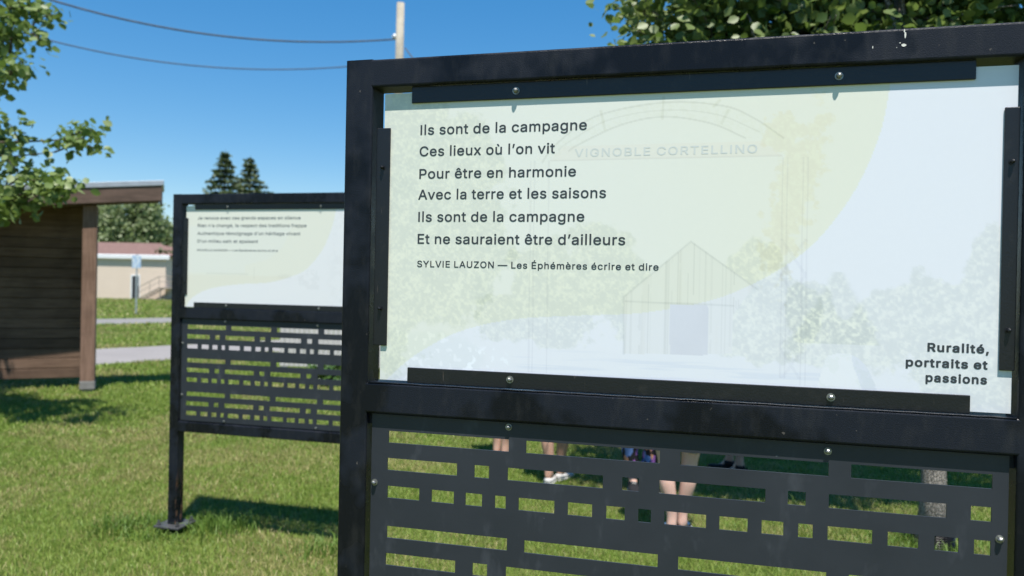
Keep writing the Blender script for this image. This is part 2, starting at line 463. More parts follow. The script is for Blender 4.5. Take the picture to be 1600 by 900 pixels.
GLYPHS['m'][chr(77)] = (640, [[60,-12,51,-8,47,2,47,506,50,514,54,518,62,521,150,521,158,518,162,514,288,192,314,116,316,116,344,200,466,514,470,518,478,521,564,521,572,518,576,514,579,506,579,208,579,2,574,-9,564,-13,506,-13,496,-9,491,2,491,324,493,330,493,348,492,351,490,351,464,278,354,-2,348,-9,338,-13,288,-13,280,-10,276,-6,162,278,136,353,134,353,133,2,129,-8,118,-13]])
GLYPHS['m'][chr(78)] = (535, [[60,-12,51,-8,47,2,47,506,51,516,62,521,134,521,145,516,358,182,382,140,386,138,387,506,391,516,402,521,460,521,466,519,471,516,475,506,475,2,471,-8,460,-13,390,-13,382,-10,377,-6,190,286,138,375,136,375,137,2,133,-8,122,-13]])
GLYPHS['m'][chr(79)] = (545, [[246,-17,228,-16,188,-6,146,13,114,38,83,71,60,109,41,157,31,205,29,277,31,283,31,303,41,351,60,399,85,439,116,472,146,495,174,509,196,516,238,526,254,526,260,528,286,526,310,524,338,516,360,509,388,495,418,472,449,439,476,395,493,349,503,301,503,273,505,267,503,207,493,161,476,113,449,69,420,38,388,13,346,-6,306,-16,292,-16,286,-18], [237,67,294,66,318,73,342,85,364,102,381,121,398,149,409,179,417,217,417,291,409,329,394,367,373,397,350,418,320,435,294,441,274,444,240,442,210,433,190,423,170,407,153,387,134,357,125,331,117,293,117,271,115,265,117,215,125,177,134,151,153,121,174,98,194,83,210,75]])
GLYPHS['m'][chr(80)] = (457, [[60,-12,51,-8,47,2,47,506,50,514,54,518,62,521,244,521,250,519,268,519,298,513,324,504,340,496,365,478,385,458,400,436,419,378,419,366,421,360,419,318,413,294,400,260,383,234,362,213,340,198,314,186,270,175,138,172,137,170,137,2,134,-6,130,-10,122,-13], [138,254,230,253,236,255,254,255,284,262,302,273,313,284,320,294,331,326,331,368,329,378,322,398,307,416,290,430,258,439,138,438,137,436,137,256]])
GLYPHS['m'][chr(82)] = (461, [[60,-12,51,-8,47,2,47,506,52,517,62,521,246,521,252,519,270,519,302,513,318,508,338,500,362,483,385,462,400,440,412,412,419,382,421,340,417,312,410,286,402,268,394,256,387,246,364,223,332,202,436,10,438,0,434,-9,424,-13,356,-13,346,-9,340,-2,240,184,140,185,137,182,137,2,134,-6,130,-10,122,-13], [138,268,256,267,286,274,308,287,324,306,333,336,333,368,329,386,324,400,310,417,292,430,260,439,138,438,137,436,137,270]])
GLYPHS['m'][chr(83)] = (459, [[188,-19,158,-14,122,-1,94,14,61,45,40,79,29,111,27,133,31,143,42,148,102,148,110,145,114,141,124,107,131,97,154,77,172,69,200,62,248,62,278,69,294,77,317,95,328,111,333,125,333,151,330,161,325,169,314,180,290,195,232,214,186,226,138,243,106,259,78,280,56,309,43,343,41,359,41,397,52,431,67,457,88,480,108,495,134,509,174,522,214,528,244,527,260,526,280,522,310,513,342,497,364,480,387,455,400,433,411,399,413,381,410,373,406,369,398,366,340,366,332,369,326,375,320,399,311,413,300,424,290,431,274,439,254,444,242,446,208,446,194,444,170,437,158,430,141,415,132,401,127,381,127,371,132,351,148,334,176,317,316,275,368,246,391,223,406,203,410,193,419,161,419,115,410,83,398,61,385,43,364,22,352,13,330,1,304,-9,258,-20]])
GLYPHS['m'][chr(84)] = (461, [[194,-12,185,-8,181,2,181,436,178,439,34,439,26,442,22,446,19,454,19,506,23,516,34,521,254,521,414,521,422,518,426,514,429,506,429,454,425,444,414,439,272,439,269,436,269,2,265,-8,254,-13]])
GLYPHS['m'][chr(85)] = (529, [[220,-18,178,-8,146,6,120,23,89,54,79,68,62,98,57,114,51,138,49,170,47,176,47,506,51,516,62,521,120,521,130,517,135,506,135,180,139,150,150,120,161,104,176,89,192,78,210,70,230,65,286,65,294,67,326,78,342,89,355,102,368,120,379,154,381,170,381,506,385,516,396,521,454,521,464,517,469,506,469,166,467,160,467,144,459,112,454,96,444,76,425,50,400,25,368,4,330,-11,294,-19]])
GLYPHS['m'][chr(86)] = (492, [[204,-12,198,-10,194,-6,8,496,5,506,8,514,12,518,20,521,82,521,90,518,94,514,192,242,239,98,240,96,243,98,250,121,280,214,384,512,390,518,398,521,460,521,468,518,472,514,474,506,466,482,290,-2,284,-9,274,-13]])
GLYPHS['m'][chr(89)] = (484, [[204,-12,195,-8,191,2,191,204,190,208,22,476,8,500,6,508,10,517,20,521,88,521,98,517,106,508,188,374,234,293,236,292,238,293,248,310,268,348,366,508,374,517,384,521,452,521,463,516,466,506,280,206,279,202,279,2,276,-6,272,-10,264,-13]])
GLYPHS['m'][chr(90)] = (450, [[42,-12,33,-8,29,2,29,44,32,52,247,368,297,438,294,441,282,439,42,439,32,443,27,454,27,506,30,514,34,518,42,521,394,521,404,517,409,506,409,464,406,454,191,140,142,72,144,69,396,69,406,65,411,54,411,2,408,-6,404,-10,396,-13]])
GLYPHS['m'][chr(97)] = (401, [[138,-19,118,-16,102,-11,72,3,51,21,36,41,28,57,19,87,19,125,26,153,39,175,58,194,86,209,128,224,190,234,232,238,258,245,263,251,263,273,261,281,253,297,246,304,228,315,214,318,176,318,156,313,128,294,109,267,98,263,50,276,33,283,30,293,44,324,51,333,78,360,90,369,110,379,136,388,162,394,200,396,206,394,236,392,286,373,298,366,313,353,332,327,343,297,349,261,349,3,346,-5,342,-9,334,-12,280,-12,272,-9,268,-5,265,3,265,17,262,20,256,14,222,-9,200,-16,178,-20], [159,59,168,57,190,58,210,63,236,78,252,97,263,125,262,169,260,171,218,162,174,156,136,147,114,134,106,123,105,93,113,77,128,65]])
GLYPHS['m'][chr(99)] = (408, [[186,-18,174,-17,134,-6,104,11,63,50,46,78,31,118,23,166,23,210,25,216,25,228,34,268,46,298,65,328,104,365,138,384,154,389,178,395,220,395,260,389,308,368,352,324,372,280,370,272,366,267,308,251,298,254,290,263,279,284,262,302,232,315,218,317,188,317,168,310,150,299,137,286,120,258,113,234,109,210,109,166,113,142,120,118,126,106,137,90,150,77,160,70,172,64,194,59,216,59,242,64,262,74,269,80,284,98,295,124,304,128,368,112,372,108,374,102,366,76,351,50,310,10,260,-13,220,-19]])
GLYPHS['m'][chr(100)] = (436, [[166,-18,128,-6,104,7,77,30,52,64,42,84,31,116,23,154,23,224,29,254,44,298,63,330,75,344,98,365,110,374,130,384,168,395,220,395,258,384,296,353,298,354,299,460,299,506,302,514,306,518,314,521,368,521,378,517,383,506,383,2,379,-8,368,-13,316,-13,308,-10,304,-6,301,2,301,24,298,27,260,-5,246,-12,218,-19], [193,60,212,59,234,63,260,77,271,88,284,108,293,134,299,166,299,212,297,226,293,246,284,270,269,292,258,301,240,312,224,317,216,317,186,317,178,315,164,310,148,299,137,288,120,260,113,236,109,212,109,166,113,142,126,106,137,90,150,77,170,64]])
GLYPHS['m'][chr(101)] = (416, [[190,-18,176,-17,136,-6,114,4,88,23,60,54,46,78,34,108,25,148,25,160,23,166,23,222,31,256,44,294,63,326,86,351,106,367,138,384,176,395,230,395,250,391,288,378,302,370,312,363,341,334,358,310,366,292,377,256,381,236,383,224,383,172,379,162,368,157,112,157,110,156,114,126,120,112,131,94,146,79,158,70,192,59,222,59,250,64,276,81,297,112,308,117,358,105,368,102,374,96,376,88,370,70,357,48,328,17,306,2,290,-6,252,-17,214,-20], [112,234,292,233,294,236,293,244,286,266,270,291,254,306,242,312,224,317,186,317,168,312,144,297,129,280,114,252,110,236]])
GLYPHS['m'][chr(102)] = (266, [[82,-12,73,-8,69,2,69,312,66,315,8,315,-2,319,-7,330,-7,376,-3,386,8,391,66,391,68,392,69,450,76,474,89,496,110,517,120,524,130,530,168,541,208,541,222,539,246,532,252,526,254,518,237,464,232,460,224,457,212,461,182,461,170,458,163,452,155,436,153,394,156,391,224,391,235,386,239,376,239,330,235,320,224,315,156,315,153,312,153,2,149,-8,138,-13]])
GLYPHS['m'][chr(103)] = (437, [[180,-161,156,-158,124,-149,88,-130,78,-122,51,-93,40,-71,42,-63,58,-51,90,-33,100,-30,110,-34,130,-57,158,-77,172,-82,184,-84,234,-84,256,-77,274,-66,287,-53,294,-39,299,-13,298,33,296,34,260,7,236,-2,218,-6,168,-6,134,3,110,15,82,34,61,59,44,85,29,127,23,157,23,227,34,273,48,305,63,329,75,343,106,371,144,388,166,394,178,394,184,396,214,396,234,392,258,383,298,352,301,355,301,375,304,383,308,387,316,390,368,390,376,387,380,383,383,375,383,-37,374,-71,359,-97,342,-118,316,-137,300,-145,266,-156,234,-162], [183,73,224,72,244,77,260,86,271,97,284,115,290,127,297,151,299,163,299,221,295,243,290,259,282,275,268,294,244,311,224,316,212,318,182,316,166,311,148,300,139,291,126,273,113,239,109,215,109,169,113,147,120,125,129,109,148,88,166,77]])
GLYPHS['m'][chr(104)] = (422, [[53,-12,44,-8,40,2,40,506,45,517,55,521,111,521,119,518,123,514,126,506,127,358,129,357,149,374,169,384,203,395,253,395,295,382,315,369,338,346,351,326,364,290,368,268,368,242,368,2,363,-9,353,-13,299,-13,291,-10,287,-6,284,2,284,242,282,248,282,260,277,278,272,286,259,301,249,308,231,315,195,317,177,312,165,306,155,299,142,286,135,276,126,246,126,2,123,-6,119,-10,111,-13]])
GLYPHS['m'][chr(105)] = (179, [[53,-12,44,-8,40,2,40,376,44,386,55,391,113,390,122,386,126,376,126,2,122,-8,111,-13], [73,432,55,439,38,456,30,474,30,492,40,514,57,528,77,535,94,534,111,528,128,514,138,490,138,476,130,456,113,439,93,431]])
GLYPHS['m'][chr(108)] = (190, [[57,-12,48,-8,44,2,44,536,48,546,59,551,117,550,126,546,130,536,130,2,126,-8,115,-13]])
GLYPHS['m'][chr(109)] = (622, [[53,-12,44,-8,40,2,40,376,44,386,55,391,109,391,117,388,121,384,124,376,124,360,127,357,139,369,165,386,191,395,201,397,233,397,245,395,277,383,300,364,310,352,315,342,319,340,345,367,361,378,377,386,415,397,459,397,495,386,517,373,540,350,551,334,564,300,568,280,568,2,564,-8,553,-13,499,-13,491,-10,487,-6,484,2,484,48,484,260,479,284,467,302,453,312,437,317,401,317,391,315,373,305,360,292,355,284,348,264,348,250,346,244,346,2,343,-6,339,-10,331,-13,277,-13,267,-9,262,2,262,266,260,278,257,288,247,300,231,312,217,317,183,317,163,310,153,303,142,292,131,274,126,254,126,2,123,-6,119,-10,111,-13]])
GLYPHS['m'][chr(110)] = (422, [[53,-12,44,-8,40,2,40,376,43,384,47,388,55,391,109,391,117,388,121,384,124,376,124,358,127,355,149,374,169,384,203,395,253,395,295,382,315,369,338,346,351,326,364,290,368,268,368,114,368,2,365,-6,361,-10,353,-13,299,-13,288,-8,284,2,284,242,282,248,282,260,277,278,259,301,241,312,215,317,195,317,177,312,155,299,142,286,135,276,126,246,126,2,123,-6,119,-10,111,-13]])
GLYPHS['m'][chr(111)] = (427, [[186,-18,150,-11,134,-6,114,4,94,19,63,50,46,78,31,118,23,166,23,210,31,258,46,298,65,328,94,357,114,372,138,384,154,389,178,395,230,395,238,395,268,387,302,372,322,357,345,334,356,320,374,286,383,260,389,236,393,202,391,148,383,116,368,76,345,42,322,19,294,0,250,-15,226,-19], [191,60,220,59,232,61,248,66,266,77,277,88,292,110,303,142,307,166,307,208,303,232,296,256,288,272,268,297,244,312,226,317,188,317,168,310,150,299,137,286,120,258,113,234,109,210,109,166,115,134,126,106,137,90,150,77,168,66]])
GLYPHS['m'][chr(112)] = (436, [[53,-155,44,-151,40,-141,40,375,43,383,47,387,55,390,109,390,117,387,121,383,124,375,124,355,127,352,165,383,191,392,211,396,259,394,291,385,319,371,346,347,362,329,381,297,396,249,402,205,400,149,394,119,381,79,369,57,354,37,335,18,319,6,295,-7,261,-18,211,-20,191,-16,169,-7,129,24,127,24,126,-141,123,-149,119,-153,111,-156], [198,61,239,60,257,65,273,76,286,89,295,101,307,125,312,143,316,167,316,211,312,235,305,259,297,275,285,292,257,311,243,316,229,318,197,316,181,311,167,302,152,287,143,275,137,263,128,231,126,219,126,159,130,137,137,115,143,103,157,84,177,69]])
GLYPHS['m'][chr(113)] = (436, [[312,-155,303,-151,299,-141,298,24,296,24,256,-7,234,-16,214,-20,164,-18,130,-7,106,5,92,16,61,49,44,79,29,123,23,153,23,225,29,253,42,293,61,327,92,360,112,375,128,383,164,394,214,396,234,392,258,383,286,362,298,350,301,353,301,375,304,383,308,387,316,390,368,390,376,387,380,383,383,375,383,-141,379,-151,368,-156], [181,61,224,60,240,65,258,76,269,85,280,101,288,117,295,141,299,165,299,213,290,257,271,289,260,300,238,313,226,316,212,318,182,316,166,311,150,300,139,291,126,273,120,261,113,237,109,213,109,165,113,141,120,119,129,101,148,78,164,67]])
GLYPHS['m'][chr(114)] = (271, [[53,-12,44,-8,40,2,40,376,43,384,47,388,55,391,109,391,117,388,121,384,124,376,124,362,127,359,143,375,167,388,191,395,211,397,239,395,247,392,251,388,254,380,254,326,251,318,247,314,239,311,227,313,193,313,171,308,153,297,137,280,126,252,126,2,122,-8,111,-13]])
GLYPHS['m'][chr(115)] = (377, [[152,-18,132,-15,102,-6,68,15,53,30,41,46,32,64,25,88,29,102,40,107,92,119,103,114,110,94,121,78,130,70,160,59,190,57,214,61,240,73,250,84,255,96,254,116,244,129,224,140,152,157,110,170,84,183,63,200,48,222,37,252,35,282,37,296,42,312,52,334,80,363,88,369,108,380,140,391,160,395,204,395,226,393,256,384,276,374,288,365,311,342,322,326,335,292,332,284,328,280,320,277,270,265,259,270,252,286,241,302,228,312,210,319,180,321,154,316,138,307,124,292,121,282,122,264,130,253,148,242,258,213,296,195,317,176,330,158,341,128,343,112,341,84,332,58,313,30,294,13,266,-4,234,-15,212,-19]])
GLYPHS['m'][chr(116)] = (239, [[148,-14,138,-13,106,-2,86,11,66,36,55,66,55,80,53,86,53,312,50,315,8,315,-2,319,-7,330,-7,376,-3,386,8,391,50,391,53,394,53,468,58,479,68,483,122,483,132,479,136,470,138,392,140,391,200,391,210,387,215,376,215,330,210,319,200,315,140,315,137,312,137,100,139,94,139,82,144,70,156,63,188,63,200,65,210,61,215,50,225,4,222,-4,218,-8,194,-15]])
GLYPHS['m'][chr(117)] = (422, [[159,-15,125,-7,109,1,89,14,72,33,59,53,46,89,42,107,42,135,40,141,40,375,45,386,55,390,111,390,121,386,126,375,126,133,128,117,133,101,144,85,161,71,179,64,215,62,233,67,245,73,262,87,271,99,279,115,284,135,284,375,289,386,299,390,353,390,363,386,368,375,368,3,364,-7,353,-12,301,-12,293,-9,289,-5,286,3,286,23,283,26,265,8,235,-7,207,-16]])
GLYPHS['m'][chr(118)] = (401, [[163,-12,157,-10,153,-6,6,376,10,386,21,391,81,391,89,388,94,384,171,174,193,105,195,104,197,107,203,126,221,182,296,386,307,391,367,391,377,387,382,376,237,-4,231,-10,223,-13]])
GLYPHS['m'][chr(120)] = (391, [[21,-12,15,-10,11,-6,9,-2,11,6,139,194,136,202,21,370,19,380,22,386,33,391,97,391,107,387,119,372,183,268,191,259,221,310,275,387,285,391,349,391,357,388,361,384,363,380,361,372,239,192,367,8,369,-2,366,-8,355,-13,289,-13,279,-9,189,130,159,80,104,-2,97,-9,87,-13]])
GLYPHS['m'][chr(201)] = (431, [[60,-12,51,-8,47,2,47,506,51,516,62,521,368,521,378,517,383,506,383,454,379,444,368,439,140,439,137,436,137,300,140,297,352,297,363,292,367,282,367,232,364,224,360,220,352,217,138,216,137,214,137,72,140,69,372,69,382,65,387,54,387,2,383,-8,372,-13], [192,546,183,550,180,560,229,664,234,668,242,671,304,671,312,668,316,664,318,660,316,652,251,552,246,548,238,545]])
GLYPHS['m'][chr(232)] = (416, [[190,-18,176,-17,136,-6,114,4,88,23,60,54,46,78,34,108,25,148,25,160,23,166,23,222,31,256,44,294,63,326,86,351,106,367,138,384,176,395,230,395,250,391,288,378,302,370,312,363,341,334,358,310,366,292,377,256,381,236,383,224,383,172,379,162,368,157,112,157,110,156,114,126,120,112,131,94,146,79,158,70,192,59,222,59,250,64,276,81,297,112,308,117,358,105,368,102,374,96,376,88,370,70,357,48,328,17,306,2,290,-6,252,-17,214,-20], [112,234,292,233,294,236,293,244,286,266,270,291,254,306,242,312,224,317,186,317,168,312,144,297,129,280,114,252,110,236], [180,418,169,424,106,520,104,526,107,536,118,541,164,541,180,541,191,536,226,466,240,432,237,422,226,417]])
GLYPHS['m'][chr(233)] = (416, [[190,-18,176,-17,136,-6,114,4,88,23,60,54,46,78,34,108,25,148,25,160,23,166,23,222,31,256,44,294,63,326,86,351,106,367,138,384,176,395,230,395,250,391,288,378,302,370,312,363,341,334,358,310,366,292,377,256,381,236,383,224,383,172,379,162,368,157,112,157,110,156,114,126,120,112,131,94,146,79,158,70,192,59,222,59,250,64,276,81,297,112,308,117,358,105,368,102,374,96,376,88,370,70,357,48,328,17,306,2,290,-6,252,-17,214,-20], [112,234,292,233,294,236,293,244,286,266,270,291,254,306,242,312,224,317,186,317,168,312,144,297,129,280,114,252,110,236], [178,418,169,422,166,432,215,534,220,538,228,541,292,540,298,538,302,534,304,530,302,522,239,426,232,420,224,417]])
GLYPHS['m'][chr(234)] = (416, [[190,-18,176,-17,136,-6,114,4,88,23,60,54,46,78,34,108,25,148,25,160,23,166,23,222,31,256,44,294,63,326,86,351,106,367,138,384,176,395,230,395,250,391,288,378,302,370,312,363,341,334,358,310,366,292,377,256,381,236,383,224,383,172,379,162,368,157,112,157,110,156,114,126,120,112,131,94,146,79,158,70,192,59,222,59,250,64,276,81,297,112,308,117,358,105,368,102,374,96,376,88,370,70,357,48,328,17,306,2,290,-6,252,-17,214,-20], [112,234,292,233,294,236,293,244,286,266,270,291,254,306,242,312,224,317,186,317,168,312,144,297,129,280,114,252,110,236], [96,424,90,426,86,430,84,438,87,446,153,522,168,537,178,541,230,541,238,538,255,522,297,474,321,446,324,438,321,428,310,423,254,423,246,426,204,475,171,436,160,426,152,423]])
GLYPHS['m'][chr(249)] = (422, [[159,-15,125,-7,109,1,89,14,72,33,59,53,46,89,42,107,42,135,40,141,40,375,45,386,55,390,111,390,121,386,126,375,126,133,128,117,133,101,144,85,161,71,179,64,215,62,233,67,245,73,262,87,271,99,279,115,284,135,284,375,289,386,299,390,353,390,363,386,368,375,368,3,364,-7,353,-12,301,-12,293,-9,289,-5,286,3,286,23,283,26,265,8,235,-7,207,-16], [181,417,172,421,107,519,105,525,108,535,119,540,167,540,181,540,192,535,215,491,242,431,238,421,227,416]])
GLYPHS['m'][chr(8212)] = (711, [[0,176,-9,180,-13,190,-13,240,-9,250,2,255,698,254,707,250,711,240,711,190,707,180,696,175]])
GLYPHS['m'][chr(8217)] = (189, [[52,306,46,308,42,312,41,328,67,494,72,514,76,518,84,521,151,520,159,516,162,506,108,314,102,308,94,305]])
GLYPHS['b'][chr(44)] = (217, [[33,-146,21,-141,13,-132,10,-122,10,-110,38,68,43,84,51,93,65,99,141,98,153,93,161,84,164,74,164,60,111,-128,101,-141,87,-147]])
GLYPHS['b'][chr(82)] = (478, [[55,-27,47,-25,38,-17,32,-3,32,511,35,521,43,530,57,536,263,536,303,530,321,525,349,513,371,498,400,471,413,451,430,411,436,383,436,321,430,293,423,274,413,253,402,237,375,210,357,198,355,193,453,15,456,5,456,-3,453,-13,445,-22,431,-28,349,-28,339,-25,330,-17,319,1,231,167,227,170,155,170,152,167,152,-3,149,-13,141,-22,127,-28], [154,283,225,282,231,284,255,284,277,289,297,300,309,315,316,337,316,367,314,375,309,391,297,406,283,415,249,424,154,423,152,421,152,285]])
GLYPHS['b'][chr(97)] = (418, [[143,-36,109,-31,71,-16,57,-7,32,18,23,30,13,48,6,70,2,92,2,122,11,162,24,184,47,207,67,220,127,241,175,249,217,253,245,259,248,262,246,272,238,288,227,296,203,303,187,303,165,298,141,282,124,258,115,250,105,247,89,247,31,264,20,274,14,288,14,298,21,318,29,332,36,342,67,373,85,386,101,394,127,403,163,411,215,411,245,407,255,404,299,386,315,375,339,348,353,322,360,300,364,280,364,-4,361,-14,353,-23,339,-29,273,-29,263,-26,251,-14,247,-12,225,-26,203,-33,173,-37], [170,74,173,73,197,77,211,82,227,93,241,112,246,128,248,140,247,148,245,150,205,143,185,141,147,133,129,124,123,118,120,110,120,102,123,92,129,85,141,79]])
GLYPHS['b'][chr(101)] = (433, [[195,-35,173,-34,141,-26,131,-23,93,-2,77,10,50,39,27,79,14,117,8,147,6,209,8,215,8,231,14,257,29,303,43,327,62,351,77,366,105,387,129,399,165,410,179,410,185,412,229,412,243,410,287,397,323,376,356,343,371,321,383,295,389,273,394,259,398,235,398,165,392,151,383,143,373,140,130,139,129,137,135,121,146,103,157,92,175,81,209,74,245,81,266,97,287,126,301,132,317,132,367,120,381,114,389,105,392,95,392,83,385,61,375,43,358,21,339,4,317,-11,293,-23,265,-32,241,-36], [134,249,271,248,273,251,271,259,254,283,243,293,221,300,203,302,181,298,165,291,150,279,135,257]])
GLYPHS['b'][chr(105)] = (196, [[48,-27,40,-25,31,-17,25,-3,25,381,31,395,40,403,50,406,118,405,126,403,135,395,141,381,141,-3,135,-17,126,-25,116,-28], [78,415,52,421,31,437,18,457,13,475,13,491,22,519,38,536,52,545,68,550,88,552,100,550,120,543,130,536,143,523,153,499,153,467,143,445,137,437,124,426,100,416]])
GLYPHS['b'][chr(108)] = (207, [[52,-27,44,-25,35,-17,29,-3,29,543,35,557,44,565,54,568,122,567,130,565,139,557,145,543,145,-3,139,-17,130,-25,120,-28]])
GLYPHS['b'][chr(110)] = (439, [[48,-27,40,-25,31,-17,25,-3,25,381,31,395,40,403,50,406,114,406,124,403,138,389,140,389,160,399,194,410,210,412,254,412,288,403,308,395,324,384,353,355,364,339,379,301,385,259,385,125,385,-3,379,-17,370,-25,360,-28,292,-28,278,-22,270,-13,267,-3,267,245,265,257,260,273,253,283,238,295,218,300,198,300,180,295,166,286,157,277,148,263,143,243,143,225,141,219,141,-3,138,-13,130,-22,116,-28]])
GLYPHS['b'][chr(111)] = (444, [[191,-35,171,-34,141,-26,103,-9,75,12,50,39,27,79,14,117,8,147,6,203,8,209,8,229,14,259,27,297,50,337,83,370,105,387,129,399,145,404,167,410,223,412,247,410,271,404,313,385,333,370,366,335,387,299,402,255,408,227,408,147,400,113,387,77,366,41,341,12,313,-9,275,-26,245,-34,227,-34,221,-36], [206,75,223,76,239,81,262,97,279,123,286,145,290,167,290,209,286,231,275,261,262,279,247,291,225,300,209,302,191,300,175,295,161,286,152,277,141,261,132,239,124,191,126,165,134,129,146,107,161,90,175,81,193,76]])
GLYPHS['b'][chr(112)] = (453, [[48,-170,40,-168,31,-160,25,-146,25,382,28,392,36,401,50,407,114,407,128,401,140,386,160,400,190,409,200,411,262,411,300,400,328,386,352,365,375,340,396,306,411,260,417,230,417,148,409,110,398,76,388,56,377,38,359,16,336,-3,298,-24,264,-35,200,-35,190,-33,164,-24,144,-10,142,-10,141,-146,138,-156,130,-165,116,-171], [215,76,222,75,248,80,264,91,273,100,290,128,295,144,299,166,299,212,295,234,284,264,274,278,260,290,250,296,238,300,226,301,208,301,190,296,176,287,167,278,152,254,145,232,141,208,141,170,145,146,158,112,168,98,182,86,204,77]])
GLYPHS['b'][chr(114)] = (288, [[48,-27,40,-25,31,-17,25,-3,25,381,28,391,36,400,50,406,114,406,124,403,134,393,138,392,158,403,188,412,238,412,246,412,260,406,268,397,271,387,271,319,268,309,260,300,246,294,208,298,180,293,162,282,155,275,146,261,143,249,143,235,141,229,141,-3,138,-13,130,-22,116,-28]])
GLYPHS['b'][chr(115)] = (394, [[151,-35,129,-32,99,-23,71,-8,57,2,40,19,25,39,12,69,8,87,8,97,11,107,23,119,37,124,83,134,97,134,107,131,118,121,127,99,134,89,141,83,169,74,197,74,215,79,231,88,238,99,237,111,229,119,217,124,143,142,103,155,77,167,63,178,38,205,27,227,20,255,20,299,29,327,42,349,71,378,81,385,105,397,139,408,159,412,205,412,237,408,265,399,297,380,324,353,341,327,352,295,352,287,349,277,337,265,323,260,279,250,265,250,255,253,244,263,235,281,228,291,223,295,201,304,175,304,157,299,149,294,139,283,138,279,139,269,149,261,167,254,271,227,303,211,319,198,338,177,351,153,358,125,358,83,349,53,336,31,313,6,293,-9,271,-21,243,-30,213,-36]])
GLYPHS['b'][chr(116)] = (256, [[153,-31,135,-30,99,-19,77,-4,66,7,51,27,40,59,36,89,36,295,33,298,3,298,-7,301,-16,309,-22,323,-22,381,-16,395,-7,403,3,406,33,406,36,409,36,473,42,487,51,495,61,498,129,498,142,493,151,483,154,473,155,408,157,406,207,406,217,403,226,395,232,381,232,323,226,309,217,301,207,298,157,298,154,295,154,91,157,82,165,78,205,82,215,79,224,71,232,53,240,15,240,-1,234,-15,221,-25,195,-32]])
GLYPHS['b'][chr(117)] = (439, [[164,-32,150,-31,122,-24,100,-14,84,-3,59,22,44,44,31,78,25,106,25,382,28,392,36,401,50,407,116,407,126,404,135,396,141,382,141,152,143,146,143,126,148,110,162,91,172,84,192,79,214,79,222,81,234,86,248,97,260,114,267,138,267,382,270,392,278,401,292,407,360,407,374,401,382,392,385,382,385,-4,382,-14,374,-23,360,-29,294,-29,280,-23,268,-10,244,-22,216,-31,204,-31,198,-33]])
GLYPHS['b'][chr(233)] = (433, [[195,-35,173,-34,141,-26,103,-9,77,10,50,39,27,79,14,117,8,147,8,165,6,171,8,231,14,257,29,303,50,337,77,366,95,380,129,399,154,407,155,409,148,425,148,433,151,443,199,541,211,553,221,556,295,556,309,550,317,541,320,531,320,523,315,509,248,411,249,408,289,395,307,387,323,376,356,343,371,321,379,305,394,259,398,235,398,165,395,155,387,146,373,140,133,140,129,137,139,113,146,103,157,92,175,81,195,76,209,74,245,81,266,97,287,126,301,132,317,132,377,117,389,105,392,95,392,83,381,53,358,21,339,4,317,-11,293,-23,265,-32,241,-36], [134,249,271,248,273,251,271,259,254,283,243,293,221,300,203,302,181,298,165,291,150,279,135,257]])
SPACE = 0.205
def text_mesh(name, lines, weight, depth, frame, mat, parent, tracking=0.0):
    """lines: (text, left s, right s, baseline t, cap height t); frame(s, t) -> local x, z"""
    cu = bpy.data.curves.new(name, 'CURVE'); cu.dimensions = '2D'; cu.fill_mode = 'BOTH'
    for txt, s0, s1, tb, ch in lines:
        adv = 0.0; items = []; xmin = None; xmax = 0
        for c in txt:
            if c == ' ': adv += SPACE; continue
            a, loops = GLYPHS[weight][c]
            loops = [list(zip(l[0::2], l[1::2])) for l in loops]
            xs = [q[0] for l in loops for q in l]
            if xmin is None: xmin = min(xs)/1000
            items.append((adv, loops)); xmax = adv + max(xs)/1000
            adv += a/1000 + tracking
        x0, zb = frame(s0, tb); x1, _ = frame(s1, tb)
        _, z1 = frame(s0, tb - ch)
        sx = (x1-x0)/(xmax-xmin); sz = (z1-zb)/(0.533 if weight == 'm' else 0.567)
        for adv, loops in items:
            for l in loops:
                sp = cu.splines.new('POLY'); sp.points.add(len(l)-1); sp.use_cyclic_u = True
                for i, (gx, gy) in enumerate(l):
                    sp.points[i].co = (x0 + (adv + gx/1000 - xmin)*sx, zb + (gy/1000 + (0.012 if weight == 'm' else 0.029))*sz, 0, 1)
    o = bpy.data.objects.new(name, cu); COL.objects.link(o)
    dg = bpy.context.evaluated_depsgraph_get()
    me = bpy.data.meshes.new_from_object(o.evaluated_get(dg))
    bpy.data.objects.remove(o); bpy.data.curves.remove(cu)
    n = len(me.vertices); co = np.empty(n*3, dtype=np.float32); me.vertices.foreach_get('co', co); co = co.reshape(-1, 3)
    out = np.stack([co[:, 0], np.full(n, depth, np.float32), co[:, 1]], 1)
    me.vertices.foreach_set('co', out.ravel()); me.update()
    me.materials.clear()
    return link(name, me, mat, parent)

# ------------------------------------------------------------ the print on the panels (faded photograph under two tinted fields)
CURVE = [(0.83, -0.02), (0.8267, 0.0598), (0.8146, 0.1892), (0.7847, 0.3421), (0.7403, 0.4775), (0.6945, 0.5664), (0.6284, 0.6478), (0.5601, 0.7012), (0.4587, 0.7413), (0.3527, 0.7557), (0.2422, 0.7751), (0.1505, 0.8201), (0.0801, 0.8917), (0.0322, 0.963), (0.004, 1.02)]
def smooth_curve(pts, n=6):
    out = []
    P = [np.array(p) for p in pts]; P = [2*P[0]-P[1]] + P + [2*P[-1]-P[-2]]
    for i in range(1, len(P)-2):
        for k in range(n):
            t = k/n
            out.append(tuple(0.5*((2*P[i]) + (-P[i-1]+P[i+1])*t + (2*P[i-1]-5*P[i]+4*P[i+1]-P[i+2])*t*t + (-P[i-1]+3*P[i]-3*P[i+1]+P[i+2])*t**3)))
    out.append(tuple(P[-2])); return out
GREEN = np.array([0.722, 0.735, 0.672]); LAV = np.array([0.728, 0.745, 0.795])
